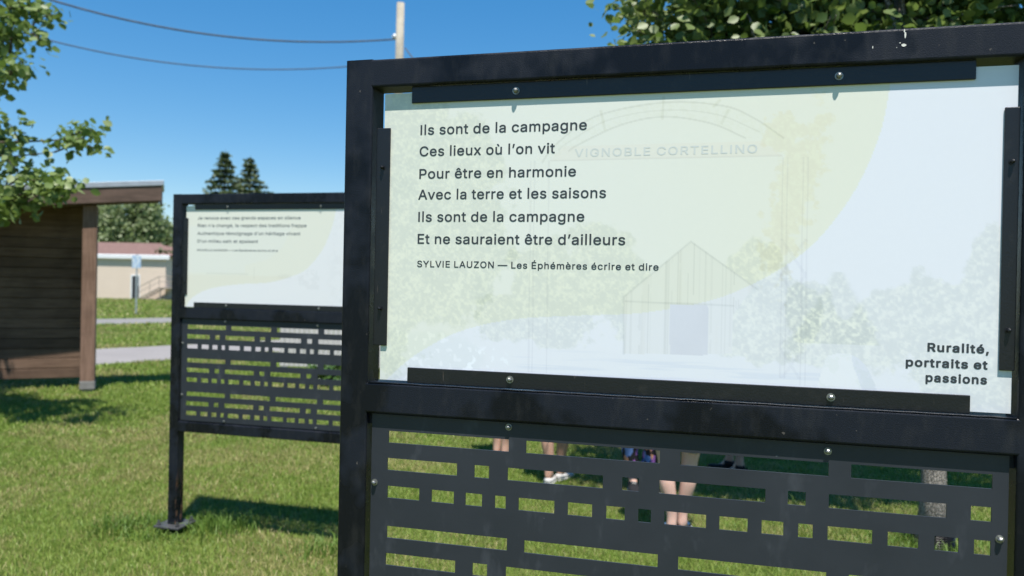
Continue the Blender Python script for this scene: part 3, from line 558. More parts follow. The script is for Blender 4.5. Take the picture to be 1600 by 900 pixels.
def paint_orchard(s, t):
    asp = 0.507
    A = in_poly(s, t, [(-0.1, -0.1), (0.83, -0.1)] + smooth_curve(CURVE) + [(-0.1, 1.02)])
    warm = sstep(0.35, 0.85, s + 0.25*(0.5-t))[..., None]
    c = np.where(A[..., None], GREEN*(1-warm) + GREEN*np.array([1.01, 1.0, 0.945])*warm, LAV)
    leaf = vnoise(s*70, t*70*asp, 11, 4, 0.7); leaf2 = vnoise(s*190, t*190*asp, 12, 2, 0.8); big = vnoise(s*14, t*14*asp, 13, 4)
    yel = np.array([1.0, 1.0, 0.93]); drk = np.array([0.855, 0.868, 0.838]); lil = np.array([0.93, 0.95, 0.96])
    def put(mask, mul):
        nonlocal c
        c = c*(1 - mask[..., None]) + c*mul*mask[..., None]
    def crown(cx, cy, rx, ry, k=0.35):
        d = np.hypot((s-cx)/rx, (t-cy)/ry) + (big-0.5)*1.1 + (leaf-0.5)*k
        return sstep(1.05, 0.9, d)
    # trees: tall left trees, mid trees, right-hand bushes
    trees = np.zeros(s.shape)
    for a in [(0.06, 0.30, 0.10, 0.30), (0.12, 0.50, 0.11, 0.33), (0.03, 0.65, 0.08, 0.35), (0.16, 0.22, 0.07, 0.17)]:
        trees = np.maximum(trees, crown(*a))
    mid = np.zeros(s.shape)
    for a in [(0.32, 0.68, 0.09, 0.16), (0.39, 0.62, 0.07, 0.16), (0.45, 0.70, 0.05, 0.14), (0.25, 0.76, 0.08, 0.08), (0.64, 0.60, 0.05, 0.09), (0.66, 0.74, 0.075, 0.14), (0.60, 0.76, 0.05, 0.12)]:
        mid = np.maximum(mid, crown(*a))
    right = np.zeros(s.shape)
    for a in [(0.90, 0.75, 0.10, 0.17), (0.98, 0.62, 0.06, 0.18), (0.83, 0.80, 0.06, 0.13), (0.95, 0.88, 0.12, 0.14), (0.75, 0.82, 0.06, 0.08), (0.72, 0.72, 0.035, 0.1)]:
        right = np.maximum(right, crown(*a))
    con = sstep(0.012, 0.0, np.abs(s-0.7605) - 0.055*np.clip((t-0.60)/0.20, 0, 1)*(0.7+0.6*leaf))*(t < 0.82)*(t > 0.6)
    lt = sstep(0.36, 0.74, 0.6*leaf2 + 0.4*leaf)[..., None]
    for m, d0 in ((trees, 0.955), (mid, 0.955), (right, 0.955), (con, 0.95)):
        shade = (drk*d0/0.925)*(1-lt) + (yel*1.015)*lt
        shade = np.clip(shade, 0, 1.05)
        c = c*(1-m[..., None]) + c*shade*m[..., None]
    trunkish = sstep(0.55, 0.7, vnoise(s*9, t*5, 21, 3))*trees
    put(trunkish*0.5, np.array([0.93, 0.945, 0.95]))
    # lawn and drive at the bottom
    gr = sstep(0.855, 0.875, t + (big-0.5)*0.02)
    put(gr*0.6*sstep(0.2, 0.4, s), np.array([0.985, 0.99, 0.985]))
    st = gr*sstep(0.50, 0.62, vnoise(s*6, t*70, 31, 3))*(s > 0.24)*(s < 0.74)
    put(st*0.8, np.array([0.90, 0.925, 0.965]))
    # flower border
    fl = sstep(1.0, 0.85, np.hypot((s-0.07)/0.13, (t-0.93)/0.13) + (big-0.5)*0.5)
    dots = sstep(0.60, 0.70, vnoise(s*120, t*120*asp, 41, 2))
    put(fl*0.7, np.array([0.94, 0.96, 0.95])); put(fl*dots, np.array([1.09, 1.08, 1.08]))
    fl2 = sstep(1.0, 0.8, np.hypot((s-0.20)/0.05, (t-0.93)/0.06) + (big-0.5)*0.5)
    put(fl2*dots, np.array([1.06, 1.07, 1.07]))
    # barn
    barn = in_poly(s, t, [(0.5381, 0.5108), (0.4321, 0.6908), (0.4339, 0.875), (0.6055, 0.86), (0.606, 0.735), (0.638, 0.6475)])
    c = np.where(barn[..., None], np.where(A[..., None], GREEN*np.array([0.985, 0.985, 0.98]), LAV*np.array([0.99, 0.99, 0.985])), c)
    put(barn*0.8, np.array([0.975, 0.97, 0.94]))
    rb = np.random.default_rng(6); edge = np.sort(rb.uniform(0.434, 0.637, 34))
    pl = np.zeros(s.shape)
    for e_ in edge: pl = np.maximum(pl, sstep(0.0014, 0.0005, np.abs(s-e_))*rb.uniform(0.25, 1.0)*(vnoise(t*9 + e_*50, s*0 + e_*90, 52, 2) > 0.36))
    put(pl*barn*0.8, np.array([0.86, 0.865, 0.86]))
    put(barn*sstep(0.62, 0.75, vnoise(s*60, t*3, 53, 2))*0.5, np.array([0.95, 0.945, 0.93]))
    eav = np.minimum(np.minimum(seg_d(s, t, (0.5381, 0.5108), (0.4321, 0.6908), asp), seg_d(s, t, (0.5381, 0.5108), (0.642, 0.6575), asp)),
                     np.minimum(seg_d(s, t, (0.4321, 0.6908), (0.4339, 0.875), asp), seg_d(s, t, (0.434, 0.705), (0.606, 0.71), asp)))
    put(sstep(0.0022, 0.0008, eav)*0.9, np.array([0.86, 0.87, 0.87]))
    door = in_poly(s, t, [(0.5067, 0.712), (0.567, 0.712), (0.5688, 0.868), (0.5084, 0.872)])
    c = np.where(door[..., None], LAV*(np.array([0.86, 0.86, 0.885]) + 0.05*(vnoise(s*30, t*14, 91, 3)[..., None]-0.5)), c)
    # arch with its sign board
    ol = smooth_curve([(0.29, 0.25), (0.3119, 0.1939), (0.3782, 0.105), (0.4898, 0.0676), (0.5834, 0.0851), (0.6327, 0.1288), (0.6764, 0.191)])
    il = smooth_curve([(0.335, 0.215), (0.3522, 0.1939), (0.421, 0.135), (0.4904, 0.1131), (0.5643, 0.1383), (0.6188, 0.1878)])
    ml = smooth_curve([(0.318, 0.21), (0.335, 0.185), (0.40, 0.118), (0.49, 0.092), (0.575, 0.112), (0.64, 0.17)])
    for L, wd, dk in ((ol, 0.0020, 0.86), (il, 0.0020, 0.86), (ml, 0.0016, 0.90)):
        put(sstep(wd, wd*0.4, poly_d(s, t, L, asp))*0.9, np.array([dk, dk, dk*0.985]))
    for a, b in (((0.388, 0.088), (0.395, 0.147)), ((0.490, 0.050), (0.4885, 0.118)), ((0.578, 0.068), (0.570, 0.085)), ((0.592, 0.10), (0.582, 0.14))):
        put(sstep(0.003, 0.0015, seg_d(s, t, a, b, asp))*0.8, np.array([0.90, 0.90, 0.86]))
    band = in_poly(s, t, ol + list(reversed(il)))
    put(band*sstep(0.5, 0.6, leaf2)*0.5, np.array([0.955, 0.955, 0.92]))
    brd = in_poly(s, t, [(0.3251, 0.1988), (0.6431, 0.1991), (0.6741, 0.2443), (0.3036, 0.2446)])
    put(brd*0.6, np.array([0.99, 0.95, 0.93]))
    put(sstep(0.0014, 0.0006, seg_d(s, t, (0.3036, 0.2446), (0.6741, 0.2443), asp))*0.9, np.array([0.90, 0.88, 0.88]))
    for x0, y0, y1 in ((0.2703, 0.243, 0.95), (0.2765, 0.243, 0.95), (0.3014, 0.2445, 0.95), (0.6760, 0.25, 0.93), (0.7130, 0.25, 0.95), (0.6830, 0.25, 0.93), (0.7060, 0.25, 0.95)):
        put(sstep(0.0016, 0.0007, np.abs(s-x0-0.004*(t-y0)) + (t < y0)*1.0 + (t > y1)*1.0)*0.8, np.array([0.90, 0.90, 0.915]))
    lat = ((np.abs(((s-0.676)/0.037 + t*9) % 1 - 0.5) < 0.07) | (np.abs(((s-0.676)/0.037 - t*9) % 1 - 0.5) < 0.07)) & (s > 0.676) & (s < 0.715) & (t > 0.5) & (t < 0.93)
    put(lat*0.7, np.array([0.92, 0.92, 0.94]))
    vine = sstep(1.1, 0.8, np.hypot((s-0.700 - 0.03*np.cos(t*5))/0.034, (t-0.36)/0.25) + (leaf-0.5)*1.6)
    vine = np.maximum(vine, sstep(1.05, 0.85, np.hypot((s-0.672)/0.03, (t-0.17)/0.06) + (leaf-0.5)*1.2))
    put(vine*1.0, (np.array([0.97, 0.945, 0.875])*(1-lt) + np.array([1.01, 1.0, 0.92])*lt))
    # boulder
    rock = in_poly(s, t, smooth_curve([(0.732, 0.96), (0.742, 0.885), (0.7489, 0.855), (0.7763, 0.8458), (0.7993, 0.8729), (0.815, 0.93), (0.82, 0.97)]) + [(0.73, 0.97)])
    c = np.where(rock[..., None], LAV*np.where(s[..., None] > 0.778 + 0.25*np.clip(t[..., None]-0.86, 0, 1) + 0.02*(big[..., None]-0.5), np.array([0.91, 0.925, 0.95]), np.array([1.02, 1.02, 1.0])), c)
    put((rock & (leaf > 0.52))*0.7, np.array([0.95, 0.965, 0.94]))
    c = c*(1 + (leaf2-0.5)[..., None]*0.012)
    return np.clip(c, 0, 0.92)
CURVE2 = [(0.84, -0.02), (0.8345, 0.0296), (0.8128, 0.2107), (0.7643, 0.4231), (0.6808, 0.6075), (0.5952, 0.6836), (0.4732, 0.7434), (0.3307, 0.7611), (0.149, 0.8123), (0.0387, 0.9123), (0.002, 1.02)]
def paint_village(s, t):
    asp = 0.507
    A = in_poly(s, t, [(-0.1, -0.1), (0.83, -0.1)] + smooth_curve(CURVE2) + [(-0.1, 1.02)])
    G2 = np.array([0.72, 0.72, 0.63]); L2 = np.array([0.735, 0.738, 0.745])
    c = np.where(A[..., None], G2, L2)
    inner = in_poly(s, t, [(-0.1, 0.2), (0.60, 0.2), (0.55, 0.40), (0.47, 0.52), (0.34, 0.58), (0.34, 0.66), (-0.1, 0.66)])
    blend = np.array([0.99, 1.0, 1.03])
    c = np.where((inner & A)[..., None], c*blend, c)
    low = (t > 0.68) & A
    c = np.where(low[..., None], c*np.array([0.985, 0.97, 0.95]), c)
    n = vnoise(s*40, t*40*asp, 61, 4, 0.7)
    line = sstep(0.012, 0.004, np.abs(t-0.665 + (n-0.5)*0.02))*(s > 0.12)*(s < 0.36)
    c = c*(1-0.07*line[..., None])
    for (x0, x1, y0, y1) in ((0.52, 0.60, 0.655, 0.70), (0.63, 0.75, 0.67, 0.80), (0.66, 0.74, 0.61, 0.67)):
        m = (s > x0) & (s < x1) & (t > y0) & (t < y1)
        c = np.where((m & (n > 0.47))[..., None], c*0.95, c)
    rt = sstep(0.75, 0.85, s)*sstep(0.45, 0.6, n)
    c = c*(1 - 0.035*rt[..., None])
    pole = sstep(0.003, 0.001, np.abs(s-0.395))*(t > 0.60)*(t < 0.72)
    c = c*(1-0.08*pole[..., None])
    return np.clip(c, 0, 0.92)

# ------------------------------------------------------------ information sign
D_SHEET, D_PANEL = 0.010, 0.014
UC, VC = 0.6387, -0.3924
def adj(a, c, k): return c + (a-c)*k
SL1 = [(.0820, .3059), (.3366, .5625), (.5954, .8214), (.8538, 1.0482)]
SL2 = [(.0806, .2127), (.2445, .2713), (.3047, .4698), (.5018, .5292), (.5625, .7286), (.7622, .7888), (.8225, .9877), (1.0204, 1.0476)]
SL3 = [(.0815, .1430), (.1660, .2079), (.2291, .2596), (.2828, .3023), (.3251, .3879), (.4111, .4525), (.4762, .5070), (.5292, .5500), (.5718, .6380), (.6590, .7024), (.7238, .7566), (.7785, .8002), (.8217, .8860), (.9076, .9503), (.9722, 1.0051), (1.0257, 1.0478)]
ZT = 1.7136                                          # height of the top over the ground, in layout units
def sheet_mesh():
    k = 0.9844
    rows = []
    for g in range(3):
        off = -0.1712*g
        for sl_, (v0, v1) in ((SL1, (-.6605, -.6820)), (SL2, (-.7094, -.7313)), (SL3, (-.7594, -.7813))):
            rows.append((adj(v0+off, VC, k), adj(v1+off, VC, k), [(adj(a, UC, k), adj(b, UC, k)) for a, b in sl_]))
    u0, u1 = 0.0588, 1.0628
    vt, vb = -0.6275, -1.1385
    us = {u0, u1}
    for _, _, sl_ in rows:
        for a, b in sl_: us |= {round(a, 5), round(b, 5)}
    us = sorted(us)
    vs = sorted({vt, vb} | {round(a, 5) for a, _, _ in rows} | {round(b, 5) for _, b, _ in rows}, reverse=True)
    bm = bmesh.new()
    V = {}
    T = 0.0035
    def vert(i, j, d):
        if (i, j, d) not in V:
            V[(i, j, d)] = bm.verts.new((us[i]*S, D_SHEET*S + d*T, (ZT + vs[j])*S))
        return V[(i, j, d)]
    solid = set()
    for j in range(len(vs)-1):
        vm = (vs[j]+vs[j+1])/2
        holes = next((sl_ for a, b, sl_ in rows if b < vm < a), [])
        for i in range(len(us)-1):
            um = (us[i]+us[i+1])/2
            if not any(a-1e-4 < um < b+1e-4 for a, b in holes): solid.add((i, j))
    for i, j in solid:
        bm.faces.new((vert(i, j, 0), vert(i, j+1, 0), vert(i+1, j+1, 0), vert(i+1, j, 0)))
        bm.faces.new((vert(i, j, 1), vert(i+1, j, 1), vert(i+1, j+1, 1), vert(i, j+1, 1)))
        for di, dj, a, b in ((-1, 0, (0, 0), (0, 1)), (1, 0, (1, 1), (1, 0)), (0, -1, (1, 0), (0, 0)), (0, 1, (0, 1), (1, 1))):
            if (i+di, j+dj) not in solid:
                bm.faces.new((vert(i+a[0], j+a[1], 0), vert(i+a[0], j+a[1], 1), vert(i+b[0], j+b[1], 1), vert(i+b[0], j+b[1], 0)))
    return bm
def panel_mesh(paint, nx, ny, u0, u1, v0, v1):
    s, t = np.meshgrid(np.linspace(0, 1, nx), np.linspace(0, 1, ny))
    # paint coordinates refer to the drawing frame .0675..1.0675 / -.0575..-.5645 read at depth .02
    col = paint(s, t)
    x = (u0 + s*(u1-u0))*S; z = (ZT + v0 + t*(v1-v0))*S
    y = np.full_like(x, D_PANEL*S)
    co = np.stack([x, y, z], -1).reshape(-1, 3)
    idx = np.arange(nx*ny).reshape(ny, nx)
    f = np.stack([idx[:-1, :-1], idx[1:, :-1], idx[1:, 1:], idx[:-1, 1:]], -1).reshape(-1, 4)
    c = col.reshape(-1, 3)
    # body behind the printed face
    yb = D_PANEL*S + 0.006
    xs = (u0*S, u1*S); zs = ((ZT+v1)*S, (ZT+v0)*S)
    ex = np.array([(xx, yy, zz) for xx in xs for yy in (D_PANEL*S, yb) for zz in zs])
    b = len(co)
    F = np.array([(2, 3, 7, 6), (0, 2, 6, 4), (1, 5, 7, 3), (0, 1, 3, 2), (4, 6, 7, 5)]) + b
    me = np_mesh('information_panel', np.vstack([co, ex]), np.vstack([f, F]), 4, np.vstack([c, np.full((8, 3), 0.7)]))
    return me
def bolt_mesh(u, v, d, r=0.0058):
    bm = bmesh.new()
    Mx = Matrix.Translation((u*S, d, (ZT+v)*S)) @ Matrix.Rotation(R(90), 4, 'X')
    lathe(bm, [(r*1.35, 0.0), (r*1.35, 0.0015)], 18, Mx)
    lathe(bm, [(r*0.98, 0.0017), (r*0.98, 0.005), (r*0.86, 0.0072), (r*0.5, 0.0088), (r*0.1, 0.0094)], 6, Mx)
    return bm
def build_sign(root, paint, nx, ny, foot, text):
    def B(name, x0, x1, y0, y1, z0, z1, axis, rad=0.0045, mat='frame_paint'):
        bm = bmesh.new(); bar(bm, x0*S, x1*S, y0*S, y1*S, (ZT+z0)*S, (ZT+z1)*S, axis, rad)
        return from_bm(name, bm, M[mat], root, False)
    ft = -ZT + foot/S
    B('post', 0.0, 0.052, 0, 0.052, ft, 0.0, 2); B('post', 1.0695, 1.1215, 0, 0.052, ft, 0.0, 2)
    e = 0.0036
    B('rail', 0.052-e, 1.0695+e, 0, 0.052, -0.0492, -0.0002, 0)
    B('rail', 0.052-e, 1.0695+e, 0, 0.052, -0.6250, -0.5715, 0)
    B('rail', 0.052-e, 1.0695+e, 0, 0.052, -1.1960, -1.1450, 0)
    # bead of weld along the middle rail
    bm = bmesh.new(); rng = random.Random(5)
    tube(bm, [(0.0535*S, 0.001*S, (ZT-0.5712-0.0006*rng.random())*S)] + [((0.054+i*0.0169)*S, 0.0012*S, (ZT-0.5713+0.0008*rng.random())*S) for i in range(1, 60)] + [(1.0685*S, 0.001*S, (ZT-0.5712)*S)], 0.0016, 5)
    from_bm('weld_bead', bm, M['frame_paint'], root, True)
    pk = 0.9953
    u0, u1 = adj(0.0675, UC, pk), adj(1.0668, UC, pk); v0, v1 = adj(-0.0575, VC, pk), adj(-0.5645, VC, pk)-0.003
    pan = link('information_panel', panel_mesh(paint, nx, ny, u0, u1, v0, v1), M['print'], root)
    fr = lambda s, t: ((adj(0.0675 + s, UC, pk))*S, (ZT + adj(-0.0575 - t*0.507, VC, pk))*S)
    for nm, lines, wgt, trk, mt in text:
        text_mesh(nm, lines, wgt, D_PANEL*S - (0.0004 if mt != 'faint' else 0.0002), fr, M[mt], pan, trk)
    # hold-down strips, each with its bolts
    for (a0, a1, b0, b1, ax), bolts in (((0.1222, 1.0085, -0.0781, -0.0495, 0), [(0.3115, -0.0648), (0.8208, -0.0646)]),
                                 ((0.1236, 1.0105, -0.5700, -0.5425, 0), [(0.3108, -0.5545), (0.8191, -0.5560)]),
                                 ((0.0572, 0.0832, -0.5060, -0.1200, 2), [(0.0700, -0.190), (0.0700, -0.440)]),
                                 ((1.0472, 1.0672, -0.5040, -0.1205, 2), [(1.0575, -0.200), (1.0575, -0.445)])):
        bm = bmesh.new()
        box(bm, a0*S, a1*S, 0.0102*S, D_PANEL*S-0.0006, (ZT+b0)*S, (ZT+b1)*S, 0.0014, 2)
        st = from_bm('retaining_strip', bm, M['strip_paint'], root)
        for k, (bu, bv) in enumerate(bolts):
            from_bm('bolt', bolt_mesh(bu, bv, 0.0102*S, 0.0056 if ax == 0 else 0.004), M['zinc'] if ax == 0 else M['strip_paint'], st)
    sh = from_bm('perforated_sheet', sheet_mesh(), M['sheet_paint'], root)
    for bu, bv in ((0.3105, -0.6352), (0.8165, -0.6387), (0.0660, -0.7495), (1.0525, -0.7495), (0.0660, -1.010), (1.0525, -1.010), (0.3105, -1.130), (0.8165, -1.130)):
        from_bm('bolt', bolt_mesh(bu, bv, D_SHEET*S, 0.0052), M['zinc'], sh)
    # flat bars welded behind the sheet's edges
    for a in ((0.052, 1.0695, -0.6460, -0.6251, ), (0.052, 1.0695, -1.1449, -1.1260)):
        bm = bmesh.new(); box(bm, a[0]*S, a[1]*S, D_SHEET*S+0.004, D_SHEET*S+0.009, (ZT+a[2])*S, (ZT+a[3])*S)
        from_bm('mounting_bar', bm, M['frame_paint'], root)
    # base plates on anchor studs
    for cx in (0.026, 1.0955):
        bm = bmesh.new()
        Mx = Matrix.Translation((cx*S, 0.026*S, foot+0.004))
        box(bm, -0.088, 0.088, -0.088, 0.088, -0.006, 0.006, 0.002, 1, Mx)
        pl = from_bm('base_plate', bm, M['galv_dark'], root)
        for ix in (-1, 1):
            for iy in (-1, 1):
                bm = bmesh.new()
                lathe(bm, [(0.007, -foot-0.03), (0.007, 0.034)], 10, Mx @ Matrix.Translation((ix*0.066, iy*0.066, 0)))
                lathe(bm, [(0.014, 0.0065), (0.014, 0.019), (0.011, 0.020)], 6, Mx @ Matrix.Translation((ix*0.066, iy*0.066, 0)))
                from_bm('anchor_bolt', bm, M['galv_dark'], pl)
simple('galv_dark', (0.07, 0.07, 0.073), 0.5, 0.4, 40, 0.2, 120, metal=0.3)
k = N('faint_ink'); k.bsdf((0.60, 0.63, 0.60), 0.4, None, 0, 0.3); M['faint'] = k.m

CAP = 0.0345
near_text = [
 ('poem_text', [('Ils sont de la campagne', 0.0686, 0.3647, 0.1480, CAP), ('Ces lieux où l’on vit', 0.0678, 0.3111, 0.2222, CAP), ('Pour être en harmonie', 0.0680, 0.3479, 0.3004, CAP), ('Avec la terre et les saisons', 0.0668, 0.3991, 0.3725, CAP), ('Ils sont de la campagne', 0.0675, 0.3636, 0.4498, CAP), ('Et ne sauraient être d’ailleurs', 0.0672, 0.4324, 0.5264, CAP)], 'm', 0.008, 'ink'),
 ('credit_text', [('SYLVIE LAUZON — Les Éphémères écrire et dire', 0.0672, 0.4873, 0.6075, 0.0225)], 'm', 0.03, 'ink'),
 ('series_title_text', [('Ruralité,', 0.8866, 0.9687, 0.8352, 0.0262), ('portraits et', 0.8574, 0.9675, 0.8815, 0.0262), ('passions', 0.885, 0.9671, 0.9248, 0.0262)], 'b', 0.03, 'ink'),
 ('arch_lettering', [('VIGNOBLE CORTELLINO', 0.345, 0.637, 0.2365, 0.027)], 'm', 0.05, 'faint'),
]
far_text = [
 ('poem_text', [('Je renoue avec ces grands espaces en silence', 0.0659, 0.6438, 0.1355, 0.032), ('Rien n’a changé, le respect des traditions frappe', 0.0668, 0.6766, 0.2100, 0.032), ('Authentique témoignage d’un héritage vivant', 0.0657, 0.6447, 0.2880, 0.032), ('D’un milieu sain et apaisant', 0.0665, 0.4125, 0.3650, 0.032)], 'm', 0.008, 'faded'),
 ('credit_text', [('MICHELLE GAGNON — Les Éphémères écrire et dire', 0.0655, 0.5229, 0.4480, 0.021)], 'm', 0.03, 'faded'),
]
P_near = px(541, 95, 1.0); P_near = Vector((P_near.x*1.37*S*1.0015, 1.37*S*1.0015, 0))
P_near = Vector((-0.30373782*S, 1.37197935*S, 0.39244221*S + HC - ZT*S))
sign = empty('information_sign', P_near, -TH)
tag(sign, 'large black metal sign in front with a six line French poem on its pale panel', 'sign', 'black framed poem signs on the lawn')
build_sign(sign, paint_orchard, 560, 290, 0.045 - P_near.z, near_text)
P_far = Vector((-1.72118064*S, 3.88214824*S, 0.0))
sign2 = empty('information_sign', P_far, -TH)
tag(sign2, 'black metal sign standing farther back on the left with a four line poem', 'sign', 'black framed poem signs on the lawn')
build_sign(sign2, paint_village, 260, 134, 0.045, far_text)
# bird mess and paint chips on the top rail of the near sign
rng = random.Random(8)
def splat(bm, u, v, w_, h_, y, n=9):
    vs = [bm.verts.new((u*S + w_*math.cos(2*math.pi*i/n)*rng.uniform(.5, 1), y, (ZT+v)*S + h_*math.sin(2*math.pi*i/n)*rng.uniform(.5, 1))) for i in range(n)]
    bm.faces.new(list(reversed(vs)))
for u, v, a, b in ((0.910, -0.0105, .0022, .0085), (0.9085, -0.0045, .0016, .004), (0.9075, -0.0255, .0055, .0032), (0.8985, -0.0285, .0008, .001), (0.8655, -0.0265, .0010, .0035), (0.903, -0.022, .002, .001)):
    bm = bmesh.new(); splat(bm, u, v, a, b, -0.0006)
    from_bm('bird_dropping', bm, M['dropping'], sign)

# ------------------------------------------------------------ wooden shelter at the left
YS = 10.45
sp = px(137, 600, YS)
shel = empty('wooden_shelter', (sp.x, YS, 0), R(24))
tag(shel, 'dark brown wooden shelter with board wall and overhanging sloped roof', 'shelter')
def roofz(x): return 2.75 + 0.105*x            # local x from the corner post, roof falls to the left
for (x, y) in ((0, 0), (-3.3, 0), (-0.10, 0.65), (-3.3, 0.65)):
    bm = bmesh.new(); hw_ = 0.087 if y == 0 else 0.05
    box(bm, x-hw_, x+hw_, y-hw_, y+hw_, 0.15, roofz(x)-0.22, 0.008, 2)
    po = from_bm('post', bm, M['shelter_post'], shel)
    bm = bmesh.new()
    box(bm, x-hw_-0.006, x+hw_+0.006, y-hw_-0.006, y+hw_+0.006, 0.04, 0.15, 0.006, 1)
    box(bm, x-hw_*0.7, x+hw_*0.7, y-hw_*0.7, y+hw_*0.7, -0.1, 0.042)
    from_bm('post_shoe', bm, M['concrete'], po)
bm = bmesh.new(); rng = random.Random(3)
z = 0.14; WY = 0.50
while z < roofz(-3.4)-0.30:
    h = 0.137
    dy = rng.uniform(-0.004, 0.004)
    box(bm, -3.45, -0.03 + rng.uniform(-0.012, 0.012), WY+dy, WY+0.035+dy, z, z+h-0.006, 0.004, 1)
    z += 0.14
# top filler boards that follow the slope
v = [bm.verts.new(p) for p in [(x, WY+y, q) for y in (0.01, 0.035) for x, q in ((-3.45, z), (-0.04, z), (-0.04, roofz(-0.04)-0.03), (-3.45, roofz(-3.45)-0.03))]]
for f in ((0, 1, 2, 3), (7, 6, 5, 4), (0, 4, 5, 1), (3, 2, 6, 7), (0, 3, 7, 4), (1, 5, 6, 2)): bm.faces.new([v[i] for i in f])
box(bm, -3.44, -0.05, WY+0.036, WY+0.060, 0.16, z)
from_bm('wall', bm, M['shelter_boards'], shel)
def sloped(name, x0, x1, y0, y1, lo, hi, mat, parent):
    bm = bmesh.new()
    vs = [bm.verts.new((x, y, roofz(x) + o)) for x in (x0, x1) for y in (y0, y1) for o in (lo, hi)]
    fs = [bm.faces.new([vs[i] for i in f]) for f in ((0, 1, 3, 2), (4, 6, 7, 5), (0, 4, 5, 1), (2, 3, 7, 6), (0, 2, 6, 4), (1, 5, 7, 3))]
    bmesh.ops.bevel(bm, geom=list({e for f in fs for e in f.edges}), offset=0.004, segments=1, affect='EDGES')
    return from_bm(name, bm, M[mat], parent)
FR = -0.20; BK = 0.72; RX = 0.88
rf = sloped('roof', -4.6, RX-0.03, FR+0.052, BK, -0.02, 0.05, 'roof_dark', shel)
sloped('fascia', -4.62, RX, FR, FR+0.05, -0.205, 0.0, 'shelter_beam', rf)
sloped('fascia', RX-0.028, RX, FR+0.051, BK-0.02, -0.205, 0.0, 'shelter_beam', rf)
sloped('drip_edge', -4.64, RX+0.02, FR-0.012, FR+0.06, 0.003, 0.075, 'flashing', rf)
sloped('drip_edge', RX-0.01, RX+0.022, FR+0.061, BK, 0.003, 0.075, 'flashing', rf)
for yb in (0.0,): sloped('beam', -4.3, RX-0.03, yb-0.06, yb+0.06, -0.215, -0.021, 'shelter_beam', shel)
for i in range(8):
    x = -4.1 + i*0.66
    sloped('rafter', x-0.02, x+0.02, FR+0.06, BK-0.05, -0.16, -0.021, 'shelter_beam', rf)

# ------------------------------------------------------------ cream building beyond the street
YB = 54.0
def bmats():
    k = N('cream_siding'); o = k.obj(); z = k.sep(o)[2]
    wv = k.math('FRACT', k.math('DIVIDE', z, 0.2))
    ln = k.ramp(wv, [(0.0, 0.8), (0.12, 1.0)])
    c = k.mix(k.noise(o, 1.5, 4), (0.64, 0.52, 0.425), (0.70, 0.58, 0.48))
    c = k.mix(1.0, c, ln, 'MULTIPLY')
    k.bsdf(c, 0.6, None, 0, 0.3); M['siding'] = k.m
    k = N('brown_shingles'); o = k.obj()
    b = k.n('ShaderNodeTexBrick', {'Vector': k.mapped(o, (1, 1, 1)), 'Color1': (0.17, 0.105, 0.09, 1), 'Color2': (0.22, 0.14, 0.12, 1), 'Mortar': (0.11, 0.07, 0.06, 1), 'Scale': 3.0, 'Mortar Size': 0.02})
    c = k.mix(k.ramp(k.noise(o, 2.5, 5), [(0.3, 0.0), (0.7, 0.6)]), b.outputs[0], (0.15, 0.09, 0.08))
    k.bsdf(c, 0.9, None, 0, 0.2); M['shingles'] = k.m
bmats()
simple('white_trim', (0.72, 0.73, 0.75), 0.5, 0.05)
simple('dark_glass', (0.02, 0.022, 0.028), 0.12, 0.2)
simple('door_paint', (0.035, 0.036, 0.042), 0.45, 0.2)
xr = px(258.5, 440, YB).x; xl = xr - 11.5
bld = empty('house', (xr, YB, 0))
tag(bld, 'cream sided low building with brown shingle roof and outside stairs', 'house')
HW = 3.02; DP = 7.5
bm = bmesh.new(); box(bm, -11.5, 0, 0, DP, -0.2, HW)
wl = from_bm('wall', bm, M['siding'], bld)
bm = bmesh.new()
hr = 4.12
vs = [bm.verts.new(p) for p in ((-11.9, -0.12, HW+0.02), (0.3, -0.12, HW+0.02), (0.3, DP/2, hr), (-11.9, DP/2, hr), (0.3, DP+0.45, HW+0.02), (-11.9, DP+0.45, HW+0.02))]
bm.faces.new((vs[0], vs[1], vs[2], vs[3])); bm.faces.new((vs[3], vs[2], vs[4], vs[5])); bm.faces.new((vs[1], vs[4], vs[2])); bm.faces.new((vs[0], vs[3], vs[5])); bm.faces.new((vs[0], vs[5], vs[4], vs[1]))
rf = from_bm('roof', bm, M['shingles'], bld)
bm = bmesh.new(); box(bm, -11.92, 0.33, -0.20, -0.123, HW-0.22, HW+0.10, 0.03, 1)
from_bm('gutter', bm, M['white_trim'], rf)
def opening(name, x0, x1, z0, z1, mat, parent):
    bm = bmesh.new()
    for a in ((x0-0.09, x0, z0, z1), (x1, x1+0.09, z0, z1), (x0-0.09, x1+0.09, z1, z1+0.1)): box(bm, a[0], a[1], -0.05, -0.003, a[2], a[3])
    f = from_bm(name, bm, M['white_trim'], parent)
    bm = bmesh.new(); box(bm, x0, x1, -0.03, -0.004, z0, z1)
    from_bm('pane' if name == 'window' else 'leaf', bm, M[mat], f)
    return f
d0 = px(206.5, 450, YB).x - xr; d1 = px(217, 450, YB).x - xr
opening('door', d0, d1, 0.05, 1.62, 'door_paint', bld)
w0 = px(143, 440, YB).x - xr; w1 = px(148.5, 440, YB).x - xr
opening('window', w0, w1, 0.95, 2.15, 'dark_glass', bld)
opening('window', w0-3.2, w1-2.6, 0.95, 2.15, 'dark_glass', bld)
